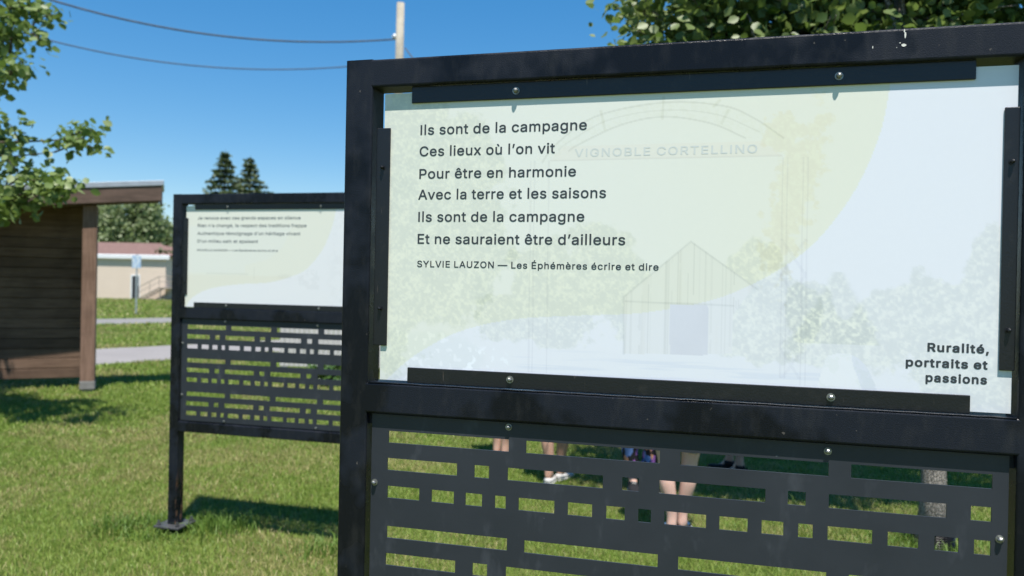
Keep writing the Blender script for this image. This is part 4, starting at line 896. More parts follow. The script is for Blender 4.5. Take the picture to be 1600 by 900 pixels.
# outside stair with landing and rails
st = empty('staircase', (0, 0, 0)); st.parent = bld
for i in range(6):
    bm = bmesh.new(); box(bm, -1.30+i*0.22, -1.06+i*0.22, -1.05, -0.22, 0.13*(i+1)-0.04, 0.13*(i+1))
    from_bm('tread', bm, M['deck_wood'], st)
bm = bmesh.new(); box(bm, 0.02, 1.6, -1.05, 0.9, 0.80, 0.86)
from_bm('landing', bm, M['deck_wood'], st)
for y in (-1.08, -0.19):
    bm = bmesh.new(); tube(bm, [(-1.4, y, 0.02), (0.02, y, 0.82)], 0.045, 6)
    from_bm('stringer', bm, M['deck_wood'], st)
for x, y in ((0.1, -1.0), (1.5, -1.0), (1.5, 0.8)):
    bm = bmesh.new(); tube(bm, [(x, y, -0.1), (x, y, 0.80)], 0.05, 6)
    from_bm('post', bm, M['deck_wood'], st)
bm = bmesh.new()
y = -1.06
tube(bm, [(-1.35, y, 0.86), (0.05, y, 1.62), (1.58, y, 1.62), (1.58, 0.9, 1.62)], 0.026, 6)
tube(bm, [(-1.35, y, 0.50), (0.05, y, 1.26), (1.58, y, 1.26), (1.58, 0.9, 1.26)], 0.018, 6)
for x, zb in ((-1.35, 0.05), (-0.6, 0.45), (0.05, 0.8), (0.85, 0.85), (1.55, 0.85)): tube(bm, [(x, y, zb), (x, y, zb+0.82)], 0.02, 6)
from_bm('railing', bm, M['deck_wood'], st)

# ------------------------------------------------------------ road sign in front of the building
q = gp(212.5, 490)
rs = empty('road_sign', (q.x, q.y, 0), R(-6))
tag(rs, 'small pale rectangular road sign on a thin grey pole before the cream building', 'road sign')
zc = px(212, 409, q.y).z
bm = bmesh.new(); box(bm, -0.03, 0.03, -0.02, 0.02, -0.2, zc+0.32, 0.005, 1); from_bm('pole', bm, M['galv'], rs)
def rsm():
    k = N('sign_plate'); o = k.obj(); s = k.sep(o)
    n = k.noise(k.mapped(o, (9, 1, 6)), 1.0, 1, 0.3)
    c = k.mix(k.ramp(n, [(0.48, 0.0), (0.56, 1.0)]), (0.52, 0.60, 0.68), (0.32, 0.44, 0.60))
    k.bsdf(c, 0.4, None, 0, 0.4); M['sign_plate'] = k.m
rsm()
bm = bmesh.new(); box(bm, -0.20, 0.20, -0.030, -0.022, zc-0.27, zc+0.27, 0.003, 1); from_bm('plate', bm, M['sign_plate'], rs)

# ------------------------------------------------------------ utility pole and cables
YP = 24.0
pt = px(626, 5, YP)
pole = empty('utility_pole', (pt.x, YP, 0))
tag(pole, 'tall weathered wooden utility pole rising behind the near sign', 'utility pole')
bm = bmesh.new(); tube(bm, [(-0.03, 0, -0.5), (-0.02, 0, 4), (-0.01, 0, 7.5), (0, 0, pt.z)], [0.18, 0.155, 0.135, 0.12], 16)
from_bm('shaft', bm, M['pole_wood'], pole, True)
bm = bmesh.new()
za = px(616, 60, YP).z
tube(bm, [(-0.12, 0, za+0.03), (-0.26, -0.02, za+0.06)], [0.03, 0.025], 8)
tube(bm, [(-0.17, -0.0, za-0.03), (-0.17, 0, za+0.13)], [0.05, 0.05], 10)
from_bm('cable_clamp', bm, M['galv'], pole, True)
zb2 = px(616, 99, YP).z
bm = bmesh.new(); tube(bm, [(-0.12, 0, zb2+0.02), (-0.24, -0.02, zb2+0.02)], [0.03, 0.03], 8)
from_bm('cable_clamp', bm, M['galv'], pole, True)
XL = -420                                     # where the cables reach the next pole, outside the picture
YN = 15.5
def cable(name, pix, r, label, twist):
    xs = np.array([p[0] for p in pix]); ys = np.array([p[1] for p in pix])
    c = np.polyfit(xs, ys, 3 if len(pix) > 4 else 2)
    c = np.polyfit(xs, ys, 2)
    pts = []
    for i in range(90):
        x = 617 + (XL-617)*i/89
        f = i/89
        Y = 1/((1-f)/YP + f/YN)
        pts.append(px(x, float(np.polyval(c, x)), Y))
    # start exactly at the clamp
    bm = bmesh.new()
    if twist:
        for ph in (0, 2.1, 4.2):
            P2 = []
            for i in range(len(pts)-1):
                for s_ in range(6):
                    q = pts[i].lerp(pts[i+1], s_/6); a = (i*6+s_)*1.05 + ph
                    P2.append(q + Vector((0, math.cos(a), math.sin(a)))*r*0.55)
            tube(bm, P2, r*0.5, 5)
    else: tube(bm, pts, r, 6)
    tag(from_bm(name, bm, M['cable'], None, True), label, 'cable')
    return pts[-1]
e1 = cable('overhead_cable', [(75, 0), (190, 27), (300, 49.5), (430, 65.5), (540, 66), (617, 60)], 0.025, 'thick twisted overhead cable, upper of the two sagging to the pole', True)
e2 = cable('overhead_cable', [(72, 61), (150, 80), (245, 97), (420, 108), (540, 103), (617, 97)], 0.015, 'thin smooth overhead cable, lower of the two sagging across the sky', False)
bm = bmesh.new()
g0 = px(633, 75, YP); g1 = Vector((pt.x+7.2, YP+1.0, 0.0))
tube(bm, [g0, g1], 0.02, 6)
gw = from_bm('guy_wire', bm, M['cable'], None, True); gw.parent = pole
gw.matrix_parent_inverse = Matrix.Translation(-Vector(pole.location))

# ------------------------------------------------------------ white slatted fence seen through the far sign
simple('fence_white', (0.50, 0.48, 0.47), 0.6, 0.1, 4)
YF = 13.1
xa = px(437.5, 540, YF).x; zf = px(437, 488, YF).z
fen = empty('slat_fence', (xa, YF, 0))
tag(fen, 'low white fence of upright slats behind the far sign', 'fence')
bm = bmesh.new()
nsl = 36
for i in range(nsl):
    box(bm, i*0.083, i*0.083+0.074, 0, 0.02, 0.10, zf, 0.003, 1)
from_bm('slats', bm, M['fence_white'], fen)
bm = bmesh.new()
for zz in (0.25, zf-0.15): box(bm, 0, nsl*0.083, 0.0215, 0.06, zz, zz+0.08)
from_bm('rail', bm, M['fence_white'], fen)
for xx in (0.05, nsl*0.0415, nsl*0.083-0.05):
    bm = bmesh.new(); box(bm, xx-0.04, xx+0.04, 0.062, 0.14, -0.2, zf-0.04)
    from_bm('post', bm, M['fence_white'], fen)

# ------------------------------------------------------------ trees
LEAF = np.array([(0, 0, 0), (-.34, .28, .05), (-.40, .62, .02), (0, 1.0, -.10), (.40, .62, .02), (.34, .28, .05)], dtype=np.float64)
def leaves_mesh(name, pos, size, rng, tint, droop=0.4, flat=0.85):
    n = len(pos)
    az = rng.uniform(0, 2*np.pi, n)
    # leaf axis: outward and drooping; normal mostly up
    ax = np.stack([np.cos(az), np.sin(az), rng.normal(-droop, 0.45, n)], 1); ax /= np.linalg.norm(ax, axis=1)[:, None]
    up = np.stack([rng.normal(0, flat, n), rng.normal(0, flat, n), np.ones(n)], 1)
    sd = np.cross(ax, up); sd /= np.linalg.norm(sd, axis=1)[:, None]
    nm = np.cross(sd, ax)
    sz = size*rng.uniform(0.6, 1.25, n)
    L = LEAF[None]*sz[:, None, None]
    co = pos[:, None, :] + L[..., 0:1]*sd[:, None, :] + L[..., 1:2]*ax[:, None, :] + L[..., 2:3]*nm[:, None, :]
    base = np.arange(n)[:, None]*6
    f = np.concatenate([base + np.array([0, 3, 2, 1]), base + np.array([0, 5, 4, 3])], 1).reshape(-1, 4)
    tv = np.clip(tint + rng.normal(0, 0.16, n), 0, 1)
    t3 = np.repeat(tv, 6)[:, None]*np.ones(3)
    return np_mesh(name, co.reshape(-1, 3), f, 4, t3)
def bent(a, b, rng, n=6, sag=0.0, wig=0.06):
    a = np.array(a, float); b = np.array(b, float); L = np.linalg.norm(b-a)
    out = []
    for i in range(n+1):
        t = i/n
        p = a + (b-a)*t
        p = p + rng.normal(0, wig*L*t*(1-t)*1.2, 3) + np.array([0, 0, -sag*L*t*t + 0.10*L*math.sin(math.pi*t)])
        out.append(p)
    return out
def tree(name, label, cat, base, trunk, r0, limbs, leafkey, barkkey, size, per, clump, seed, group=None, twigs=5, twlen=0.5, tint=0.45, r_limb=0.035, sides=10, flat=1.1):
    """trunk: list of points; limbs: list of (start index t along the trunk, end point, leaf share)"""
    rng = np.random.default_rng(seed)
    root = empty(name, base); tag(root, label, cat, group)
    T = [np.array(p, float) for p in trunk]
    bm = bmesh.new()
    rad = [r0*(1 - 0.8*(i/(len(T)-1))) for i in range(len(T))]
    rad[0] *= 1.35
    tube(bm, T, rad, sides)
    def at(t):
        x = t*(len(T)-1); i = min(int(x), len(T)-2); return T[i] + (T[i+1]-T[i])*(x-i)
    pos = []
    for (t, end, share) in limbs:
        P = bent(at(t), end, rng, 6, 0.02)
        k = max(0.25, min(1.0, 1.15-t))
        tube(bm, P, [r_limb*k*(1-0.85*i/6) for i in range(7)], 6)
        nt = max(2, int(twigs*share))
        for j in range(nt):
            u = 1.0 if j == 0 else rng.uniform(0.35, 1.0); x = min(u*6, 5.999); i = min(int(x), 5); o = P[i] + (P[i+1]-P[i])*(x-i)
            dr = (P[-1]-P[0])/np.linalg.norm(P[-1]-P[0])*0.6 + rng.normal(0, 0.65, 3); dr[2] = dr[2]*0.6+0.08
            dr /= np.linalg.norm(dr)
            Q = bent(o, o + dr*twlen*rng.uniform(0.5, 1.1), rng, 4, 0.08)
            tube(bm, Q, [0.011*r_limb/0.035*(1-0.7*m/4) for m in range(5)], 4)
            m = int(per*rng.uniform(0.5, 1.3))
            tt = rng.uniform(0.15, 1.08, m)
            Qa = np.array(Q); xi = np.clip(tt*4, 0, 3.999); ii = xi.astype(int); fr_ = (xi-ii)[:, None]
            c0 = Qa[ii]*(1-fr_) + Qa[ii+1]*fr_
            pos.append(c0 + rng.normal(0, clump, (m, 3))*np.array([1, 1, 0.75]))
        m = int(per*0.5); tt = rng.uniform(0.5, 1.0, m); Pa = np.array(P); xi = np.clip(tt*6, 0, 5.999); ii = xi.astype(int); fr_ = (xi-ii)[:, None]
        pos.append(Pa[ii]*(1-fr_) + Pa[ii+1]*fr_ + rng.normal(0, clump*0.7, (m, 3)))
    trunk_o = from_bm('trunk', bm, M[barkkey], root, True)
    pos = np.vstack(pos)
    cl = vnoise(pos[:, 0]*1.7+50, pos[:, 2]*1.7+pos[:, 1]*0.9+50, seed, 3)
    cr = link('crown', leaves_mesh('crown', pos, size, rng, tint + (cl-0.5)*0.8, 0.4, flat), M[leafkey], root)
    return root, trunk_o
def ell(rng, c, r, n, lo=-0.5):
    out = []
    while len(out) < n:
        d = rng.normal(0, 1, 3); d /= np.linalg.norm(d)
        if d[2] < lo: continue
        out.append(tuple(np.array(c) + d*np.array(r)*rng.uniform(0.7, 1.0)))
    return out

# tree on the right, its pale trunk seen through the slots, crown above the near sign
bt = gp(1455, 857)
rg = np.random.default_rng(4)
limbs = [(rg.uniform(0.40, 0.75), (rg.uniform(-1.9, 1.7), rg.uniform(0.15, 1.5), rg.uniform(2.95, 3.75)), 1.0) for _ in range(34)]
limbs += [(0.42, (-1.75, 0.6, 3.15), 1.2), (0.42, (-1.65, 1.1, 3.3), 1.2), (0.42, (-1.7, 0.85, 3.6), 1.1), (0.42, (-1.6, 0.5, 3.2), 1.1), (0.42, (-1.3, 0.9, 3.1), 1.1), (0.42, (-0.9, 0.6, 3.1), 1.1), (0.42, (-0.4, 0.7, 3.05), 1.1)]
limbs += [(rg.uniform(0.6, 0.98), p, 1.0) for p in ell(rg, (-0.2, 0.9, 4.4), (1.7, 1.35, 1.3), 18, -0.2)]
tr, trt = tree('shade_tree', 'leafy tree at right with pale grey trunk behind the near sign', 'tree', (bt.x, bt.y, 0),
     [(0, 0, -0.1), (0.01, 0.0, 0.35), (0.0, 0.06, 1.3), (-0.03, 0.16, 2.3), (-0.02, 0.4, 3.2), (-0.05, 0.7, 4.2), (-0.1, 0.85, 4.9)], 0.082, limbs, 'linden_leaf', 'grey_bark', 0.078, 85, 0.12, 14, twigs=8, twlen=0.55, tint=0.45)
# black corrugated guard round the foot of its trunk
bm = bmesh.new()
prof = []
for i in range(22):
    prof.append((0.112 + (0.009 if i % 2 else 0.0), 0.004 + i*0.0075))
n = 26; rings = []
for r_, z_ in prof:
    rings.append([bm.verts.new((r_*math.cos(a), r_*math.sin(a), z_)) for a in [R(-112 + 250*kk/(n-1)) for kk in range(n)]])
for i in range(len(rings)-1):
    for kk in range(n-1): bm.faces.new((rings[i][kk], rings[i][kk+1], rings[i+1][kk+1], rings[i+1][kk]))
bmesh.ops.solidify(bm, geom=bm.faces[:], thickness=0.003)
tg = from_bm('trunk_guard', bm, M['pipe_black'])
tg.location = (bt.x+0.012, bt.y, 0)
tag(tg, 'black corrugated plastic guard wrapped round the foot of the pale trunk', 'trunk guard')

# big maple at the left edge: low branches reach into the picture
rg = np.random.default_rng(9)
bx, by = -7.6, 8.7
def rel(p): return (p.x-bx, p.y-by, p.z)
low = [(0.30, rel(px(130, 205, 7.75)), 0.9), (0.33, rel(px(85, 228, 7.85)), 0.9), (0.28, rel(px(115, 290, 7.65)), 0.9), (0.28, rel(px(40, 300, 7.75)), 0.9), (0.25, rel(px(-5, 325, 7.65)), 0.9),
       (0.25, rel(px(10, 285, 8.05)), 0.8), (0.45, rel(px(38, 42, 7.95)), 1.0), (0.45, rel(px(15, 112, 7.85)), 1.0), (0.42, rel(px(15, 75, 8.05)), 1.0), (0.40, rel(px(5, 130, 7.95)), 1.0), (0.48, rel(px(15, 5, 7.95)), 1.0), (0.48, rel(px(-15, 60, 8.15)), 1.0)]
limbs = low + [(rg.uniform(0.4, 0.98), p, 1.0) for p in ell(rg, (-0.3, 0.5, 5.6), (1.55, 1.8, 2.5), 44, -0.7)]
tree('maple_tree', 'large maple at the left edge with low branches hanging before the shelter roof', 'tree', (bx, by, 0),
     [(0, 0, -0.1), (0.02, 0, 1.0), (-0.02, 0.05, 2.2), (0.03, 0.1, 3.6), (0.0, 0.2, 5.2), (-0.05, 0.25, 7.0)], 0.17, limbs, 'maple_leaf', 'brown_bark', 0.092, 62, 0.085, 21, twigs=6, twlen=0.46, tint=0.5)

# poplars behind the cream building
YT = 76.0
for i, (cx, top, hw, seed, lab) in enumerate(((168, 303, 28, 31, 'pale green poplar behind the shelter post and the brown roof'), (220, 292, 33, 32, 'fuller green poplar rising behind the right half of the brown roof'), (248, 338, 16, 33, 'shorter grey green poplar beside the right end of the brown roof'))):
    b_ = px(cx, 440, YT + i*2.0); h = px(cx, top, YT + i*2.0).z; rw = hw*(YT+i*2)/1200
    rg = np.random.default_rng(seed)
    lim = [(rg.uniform(0.25, 0.95), p, 1.0) for p in ell(rg, (0, 0, h*0.56), (rw*0.9, rw*0.9, h*0.42), 60, -0.95)]
    tree('poplar_tree', lab, 'tree', (b_.x, YT+i*2.0, 0), [(0, 0, -0.2), (0.1, 0, h*0.3), (0, 0.1, h*0.65), (0.05, 0, h*0.95)], 0.22, lim, 'poplar_leaf', 'brown_bark', 0.38, 24, 0.42, seed, 'poplars behind the cream building', twigs=5, twlen=0.9, tint=0.6+0.15*(i == 0), r_limb=0.07, sides=8, flat=2.2)
# bush at the end of the building
def bush(name, label, cat, base, r, h, n, size, key, seed, group=None, tint=0.4):
    rng = np.random.default_rng(seed)
    root = empty(name, base); tag(root, label, cat, group)
    bm = bmesh.new()
    pos = []
    for i in range(26):
        a = rng.uniform(0, 2*np.pi); q = rng.uniform(0.2, 1.0)**0.6
        e = np.array([r*q*math.cos(a), r*q*math.sin(a), h*rng.uniform(0.45, 1.0)*math.sqrt(max(0.1, 1-0.6*q*q))])
        P = bent((e[0]*0.15, e[1]*0.15, -0.02), e, rng, 4, 0)
        tube(bm, P, [0.012*h*(1-0.7*m/4) for m in range(5)], 4)
        m = n//26; tt = rng.uniform(0.25, 1.05, m); Qa = np.array(P); xi = np.clip(tt*4, 0, 3.999); ii = xi.astype(int); f_ = (xi-ii)[:, None]
        pos.append(Qa[ii]*(1-f_)+Qa[ii+1]*f_ + rng.normal(0, r*0.16, (m, 3)))
    from_bm('stem', bm, M['brown_bark'], root)
    pos = np.vstack(pos); pos[:, 2] = np.maximum(pos[:, 2], 0.02)
    link('foliage', leaves_mesh('foliage', pos, size, rng, tint), M[key], root)
    return root
b_ = px(272, 440, 56.0)
bush('round_shrub', 'round green shrub at the stair end of the cream building', 'shrub', (b_.x, 57.5, 0), 1.6, 3.0, 1600, 0.32, 'shrub_leaf', 41, tint=0.3)
b_ = gp(262, 462)
bush('low_shrub', 'low bright green shrub under the stairs of the cream building', 'shrub', (b_.x, 51.2, 0), 0.6, 0.85, 700, 0.16, 'shrub_leaf', 42, tint=0.7)
b_ = px(512, 600, 11.6)
bush('leafy_shrub', 'low leafy shrub in front of the white slatted fence', 'shrub', (b_.x, 11.6, 0), 0.33, 0.45, 900, 0.07, 'shrub_leaf', 43, tint=0.4)

# spruces whose tips stand over the far sign
def spruce(label, base, h, rb, seed):
    rng = np.random.default_rng(seed)
    root = empty('spruce_tree', base); tag(root, label, 'tree', 'spruces behind the far sign')
    bm = bmesh.new(); tube(bm, [(0, 0, -0.2), (0.03, 0, h*0.5), (0, 0, h)], [0.16, 0.09, 0.012], 8)
    P = []; 
    z = 2.9
    while z < h-0.05:
        f = 1 - z/h
        nb = int(7 + 4*f)
        for i in range(nb):
            a = 2*np.pi*(i + rng.uniform(-.35, .35))/nb
            L = rb*(f**1.0)*rng.uniform(0.5, 1.2) + 0.08
            d = np.array([math.cos(a), math.sin(a), 0])
            e = np.array([0, 0, z]) + d*L + np.array([0, 0, -0.10*L + 0.14*L*L/ max(rb, .1)])
            tube(bm, [(0, 0, z), tuple(e)], [0.02*f+0.006, 0.004], 4)
            m = int(16 + 46*L)
            t = rng.uniform(0.12, 1.0, m)
            sd = np.array([-d[1], d[0], 0])
            p = np.array([0, 0, z]) + t[:, None]*(e - np.array([0, 0, z])) + sd*rng.normal(0, 0.16, (m, 1))*(1.1-t[:, None])*min(1, L) + rng.normal(0, 0.035, (m, 3)) + np.array([0, 0, -0.05])*rng.random((m, 1))
            P.append(p)
        z += 0.40*(0.6+0.6*f)
    from_bm('trunk', bm, M['brown_bark'], root)
    P = np.vstack(P)
    link('crown', leaves_mesh('crown', P, 0.17, rng, 0.35, 0.3, 0.5), M['spruce_needle'], root)
for cx, top, Y, rb, seed, lab in ((352, 234, 40, 4.2, 51, 'taller dark spruce, its tip left over the far sign'), (391, 243, 41.5, 4.1, 52, 'shorter dark spruce, its tip right over the far sign')):
    p = px(cx, top, Y); spruce(lab, (p.x, Y, 0), p.z, rb, seed)

# ------------------------------------------------------------ people behind the near sign
def skin_mat(key, c):
    k = N(key); o = k.obj()
    n = k.noise(o, 12, 4, 0.6)
    col = k.mix(n, tuple(x*0.88 for x in c), tuple(min(1, x*1.08) for x in c))
    b = k.bsdf(col, 0.5, k.bump(k.noise(o, 220, 2), 0.08, 0.001), 0, 0.4)
    b.inputs['Subsurface Weight'].default_value = 0.12
    b.inputs['Subsurface Radius'].default_value = (0.012, 0.005, 0.003)
    M[key] = k.m
skin_mat('skin_fair', (0.56, 0.34, 0.26)); skin_mat('skin_tan', (0.44, 0.26, 0.19)); skin_mat('skin_pink', (0.60, 0.38, 0.31))
def cloth(key, c, var=0.12):
    simple(key, c, 0.85, var, 9, 0.25, 400, spec=0.2, bdist=0.001)
for kk, c in (('cloth_navy', (0.03, 0.04, 0.08)), ('cloth_black', (0.012, 0.012, 0.014)), ('cloth_white', (0.7, 0.7, 0.68)), ('cloth_teal', (0.05, 0.2, 0.22)), ('cloth_red', (0.35, 0.06, 0.06)), ('cloth_khaki', (0.30, 0.24, 0.16)), ('cloth_denim', (0.08, 0.13, 0.24)),
              ('hair_brown', (0.06, 0.035, 0.02)), ('hair_grey', (0.3, 0.29, 0.28)), ('hair_black', (0.012, 0.01, 0.009)), ('shoe_white', (0.46, 0.45, 0.43)), ('shoe_black', (0.014, 0.014, 0.016)), ('eye_white', (0.7, 0.7, 0.7)), ('lip', (0.4, 0.17, 0.14))): cloth(kk, c)
def pattern_mat():
    k = N('cloth_pattern'); o = k.obj()
    v = k.n('ShaderNodeTexVoronoi', {'Vector': k.mapped(o, (1, 1, 0.55)), 'Scale': 34.0}).outputs['Color']
    s = k.sep(v)
    c = k.ramp(s[0], [(0.0, (0.012, 0.012, 0.016)), (0.36, (0.35, 0.10, 0.20)), (0.48, (0.10, 0.18, 0.42)), (0.62, (0.015, 0.015, 0.02)), (0.74, (0.45, 0.22, 0.14)), (0.86, (0.25, 0.10, 0.34))])
    nd = [n for n in k.t.nodes if n.bl_idname == 'ShaderNodeValToRGB'][-1]; nd.color_ramp.interpolation = 'CONSTANT'
    k.bsdf(c, 0.8, None, 0, 0.2); M['cloth_pattern'] = k.m
pattern_mat()
def skin_mesh(name, V, E, Rr, root_i, mat, parent, sub=2):
    me = bpy.data.meshes.new(name); me.from_pydata([tuple(v) for v in V], E, [])
    o = bpy.data.objects.new(name, me); COL.objects.link(o)
    m = o.modifiers.new('skin', 'SKIN'); m.use_smooth_shade = True
    if not me.skin_vertices: 
        pass
    for i, r in enumerate(Rr):
        sv = me.skin_vertices[0].data[i]; sv.radius = r if isinstance(r, tuple) else (r, r); sv.use_root = (i == root_i)
    s = o.modifiers.new('sub', 'SUBSURF'); s.levels = sub; s.render_levels = sub
    dg = bpy.context.evaluated_depsgraph_get(); dg.update()
    out = bpy.data.meshes.new_from_object(o.evaluated_get(dg))
    bpy.data.objects.remove(o)
    return link(name, out, mat, parent, True)
def shoe(parent, ankle, yaw, upper, sole, low, L=0.265, W=0.095):
    """shoe pointing to local -y from the heel, under the ankle"""
    Mx = Matrix.Translation((ankle[0], ankle[1], 0)) @ Matrix.Rotation(yaw, 4, 'Z')
    def prof(t):                     # t 0 heel .. 1 toe -> (y, half width, height)
        y = 0.065 - L*t
        wv = W/2*(0.62 + 0.38*math.sin(min(1, t/0.68)*math.pi/2)) * (1.0 if t < 0.78 else math.sqrt(max(0.02, 1-((t-0.78)/0.225)**2)))
        if t < 0.06: wv *= 0.75
        h = low if t < 0.36 else low*(1 - 0.52*min(1, (t-0.36)/0.34)) * (1.0 if t < 0.85 else (1-0.35*((t-0.85)/0.15)))
        return y, wv, h
    T = [0, .05, .14, .26, .36, .46, .56, .68, .78, .88, .95, 1.0]
    def loft(zf, n=12, wk=1.0):
        bm = bmesh.new(); rings = []
        for t in T:
            y, wv, h = prof(t); z0, z1 = zf(h)
            ring = []
            for j in range(n):
                a = 2*math.pi*j/n; cx = math.copysign(abs(math.cos(a))**0.6, math.cos(a)); cz = math.copysign(abs(math.sin(a))**0.6, math.sin(a))
                narrow = 1.0 - 0.28*max(0, cz)*(1 if h > 0.05 else 0.6)
                ring.append(bm.verts.new(Mx @ Vector((cx*wv*wk*narrow, y, (z0+z1)/2 + cz*(z1-z0)/2))))
            rings.append(ring)
        for a, b in zip(rings[:-1], rings[1:]):
            for j in range(n): bm.faces.new((a[j], a[(j+1) % n], b[(j+1) % n], b[j]))
        bm.faces.new(rings[0]); bm.faces.new(list(reversed(rings[-1])))
        bmesh.ops.recalc_face_normals(bm, faces=bm.faces[:])
        return bm
    up = from_bm('shoe', loft(lambda h: (0.018, 0.018+h)), M[upper], parent, True)
    sb = loft(lambda h: (0.0, 0.034), 12, 1.08)
    from_bm('sole', sb, M[sole], up, True)
    for t in (0.40, 0.47, 0.54):
        bm = bmesh.new()
        y, wv, h = prof(t)
        tube(bm, [Mx @ Vector((-wv*0.42, y, 0.020+h*0.97)), Mx @ Vector((0, y-0.008, 0.024+h)), Mx @ Vector((wv*0.42, y, 0.020+h*0.97))], 0.0035, 5)
        from_bm('lace', bm, M[sole], up, True)
def person(label, loc, face, H, skin, hair, top, bottom, shoes, low=0.075, legs='shorts', spread=0.058, cross=0.0, longhair=False, lean=0.0, sock=None, step=0.0):
    """figure looking to local -y; face = rotation about z"""
    root = empty('person', loc, face); tag(root, label, 'person', 'visitors standing behind the near sign')
    V = []; E = []; Rr = []
    def add(p, r, par=None):
        V.append((p[0]*H, p[1]*H, p[2]*H)); Rr.append(tuple(x*H for x in r) if isinstance(r, tuple) else r*H)
        if par is not None: E.append((par, len(V)-1))
        return len(V)-1
    pel = add((0, 0, .525), (.082, .060))
    wa = add((0, -.004, .61), (.072, .055), pel); ch = add((0, -.006, .715), (.088, .062), wa); uc = add((0, 0, .79), (.070, .052), ch)
    nb = add((0, .004, .838), .034, uc); nk = add((0, -.004, .872), .031, nb); jaw = add((0, -.016, .902), (.040, .040), nk); hd = add((0, -.008, .945), (.048, .056), jaw); add((0, -.002, .982), (.036, .042), hd)
    ank = []
    for s in (-1, 1):
        sp_ = spread*(1 - cross*0.55)
        fy = step*s
        hip = add((s*.050, 0, .485), (.050, .052), pel)
        th = add((s*.054, -.004+fy*.3, .38), (.045, .047), hip)
        kn = add((s*(.054*(1-cross*.4)), -.010+fy*.6, .275), (.0310, .0330), th)
        cf = add((s*(.056*(1-cross*.5)), .008+fy*.8, .205), (.0315, .0345), kn)
        sh = add((s*(sp_), .004+fy*.95, .115), (.0225, .0240), cf)
        an = add((s*(sp_), .004+fy, .045), (.0185, .0215), sh)
        ht = add((s*(sp_), .018+fy, .020), (.0175, .0170), an)
        bl = add((s*(sp_+.008), -.062+fy, .014), (.0200, .0120), an)
        add((s*(sp_+.010), -.092+fy, .010), (.0160, .0085), bl)
        ank.append((s*sp_*H, (.004+fy)*H))
    hands = []
    for s in (-1, 1):
        sh = add((s*.098, .002, .800), .036, uc); el = add((s*.122, .012, .645), .0245, sh); wr = add((s*.124, -.022, .510), .0150, el)
        pm = add((s*.123, -.032, .476), (.0120, .0200), wr)
        for q, (dy, ln) in enumerate(((-.015, .044), (-.005, .050), (.005, .047), (.014, .037))):
            k1 = add((s*.121, -.034+dy, .450), .0056, pm); k2 = add((s*.116, -.036+dy*1.05, .450-ln*.55), .0050, k1); add((s*.108, -.037+dy*1.05, .450-ln*.95), .0042, k2)
        t1 = add((s*.119, -.052, .470), .0060, pm); add((s*.112, -.060, .448), .0050, t1)
    if lean:
        for i in range(len(V)):
            x, y, z = V[i]; f = max(0, z/H-0.5)
            V[i] = (x, y - lean*f*f*H, z)
    body = skin_mesh('body', V, E, Rr, 0, M[skin], root)
    # nose, ears, eyes, mouth
    hz = .945*H; ly = -lean*(.445**2)*H
    bm = bmesh.new()
    lathe(bm, [(.002*H, .012*H), (.007*H, .002*H), (.009*H, -.008*H), (.003*H, -.011*H)], 8, Matrix.Translation((0, -.060*H+ly, hz-.008*H)))
    from_bm('nose', bm, M[skin], body, True)
    for s in (-1, 1):
        bm = bmesh.new(); lathe(bm, [(.003*H, -.016*H), (.008*H, -.008*H), (.009*H, .010*H), (.004*H, .016*H)], 8, Matrix.Translation((s*.047*H, .004*H+ly, hz-.006*H)) @ Matrix.Scale(0.5, 4, (1, 0, 0)))
        from_bm('ear', bm, M[skin], body, True)
        bm = bmesh.new(); bmesh.ops.create_uvsphere(bm, u_segments=10, v_segments=8, radius=.0075*H, matrix=Matrix.Translation((s*.019*H, -.052*H+ly, hz+.002*H)))
        from_bm('eye', bm, M['eye_white'], body, True)
    bm = bmesh.new(); bmesh.ops.create_uvsphere(bm, u_segments=12, v_segments=8, radius=1, matrix=Matrix.Translation((0, -.052*H+ly, hz-.033*H)) @ Matrix.Diagonal((.014*H, .006*H, .004*H, 1)))
    from_bm('mouth', bm, M['lip'], body, True)
    # hair
    bm = bmesh.new(); bmesh.ops.create_icosphere(bm, subdivisions=3, radius=1, matrix=Matrix.Translation((0, .006*H+ly, .957*H)) @ Matrix.Diagonal((.054*H, .064*H, .052*H, 1)))
    rr = random.Random(int(H*1000))
    for v in bm.verts:
        if v.co.y < -.030*H+ly and v.co.z < .972*H: v.co.y = -.030*H+ly
        if v.co.z < .945*H and not longhair and v.co.y < .012*H+ly: v.co.z = .945*H - (.945*H - v.co.z)*0.4
        if longhair and v.co.z < .94*H and v.co.y > -.01*H+ly: v.co.z -= (.94*H - v.co.z)*1.6
        v.co += Vector((rr.uniform(-1, 1), rr.uniform(-1, 1), rr.uniform(-1, 1)))*.0016*H
    from_bm('hair', bm, M[hair], root, True)
    # shirt
    def shell(name, idx_pts, mat, ri=0):
        VV = [tuple(np.array(p)*H) for p, r, q in idx_pts]; EE = [(q, i) for i, (p, r, q) in enumerate(idx_pts) if q is not None]
        RR = [tuple(x*H for x in r) if isinstance(r, tuple) else (r*H, r*H) for p, r, q in idx_pts]
        if lean: VV = [(x, y - lean*max(0, z/H-0.5)**2*H, z) for x, y, z in VV]
        return skin_mesh(name, VV, EE, RR, ri, M[mat], root)
    shell('shirt', [((0, 0, .495), (.092, .074), None), ((0, -.003, .60), (.086, .070), 0), ((0, -.006, .715), (.099, .074), 1), ((0, 0, .80), (.080, .062), 2), ((0, .002, .832), (.045, .044), 3),
                    ((-.100, .002, .802), .045, 3), ((-.116, .008, .705), .040, 5), ((.100, .002, .802), .045, 3), ((.116, .008, .705), .040, 7)], top)
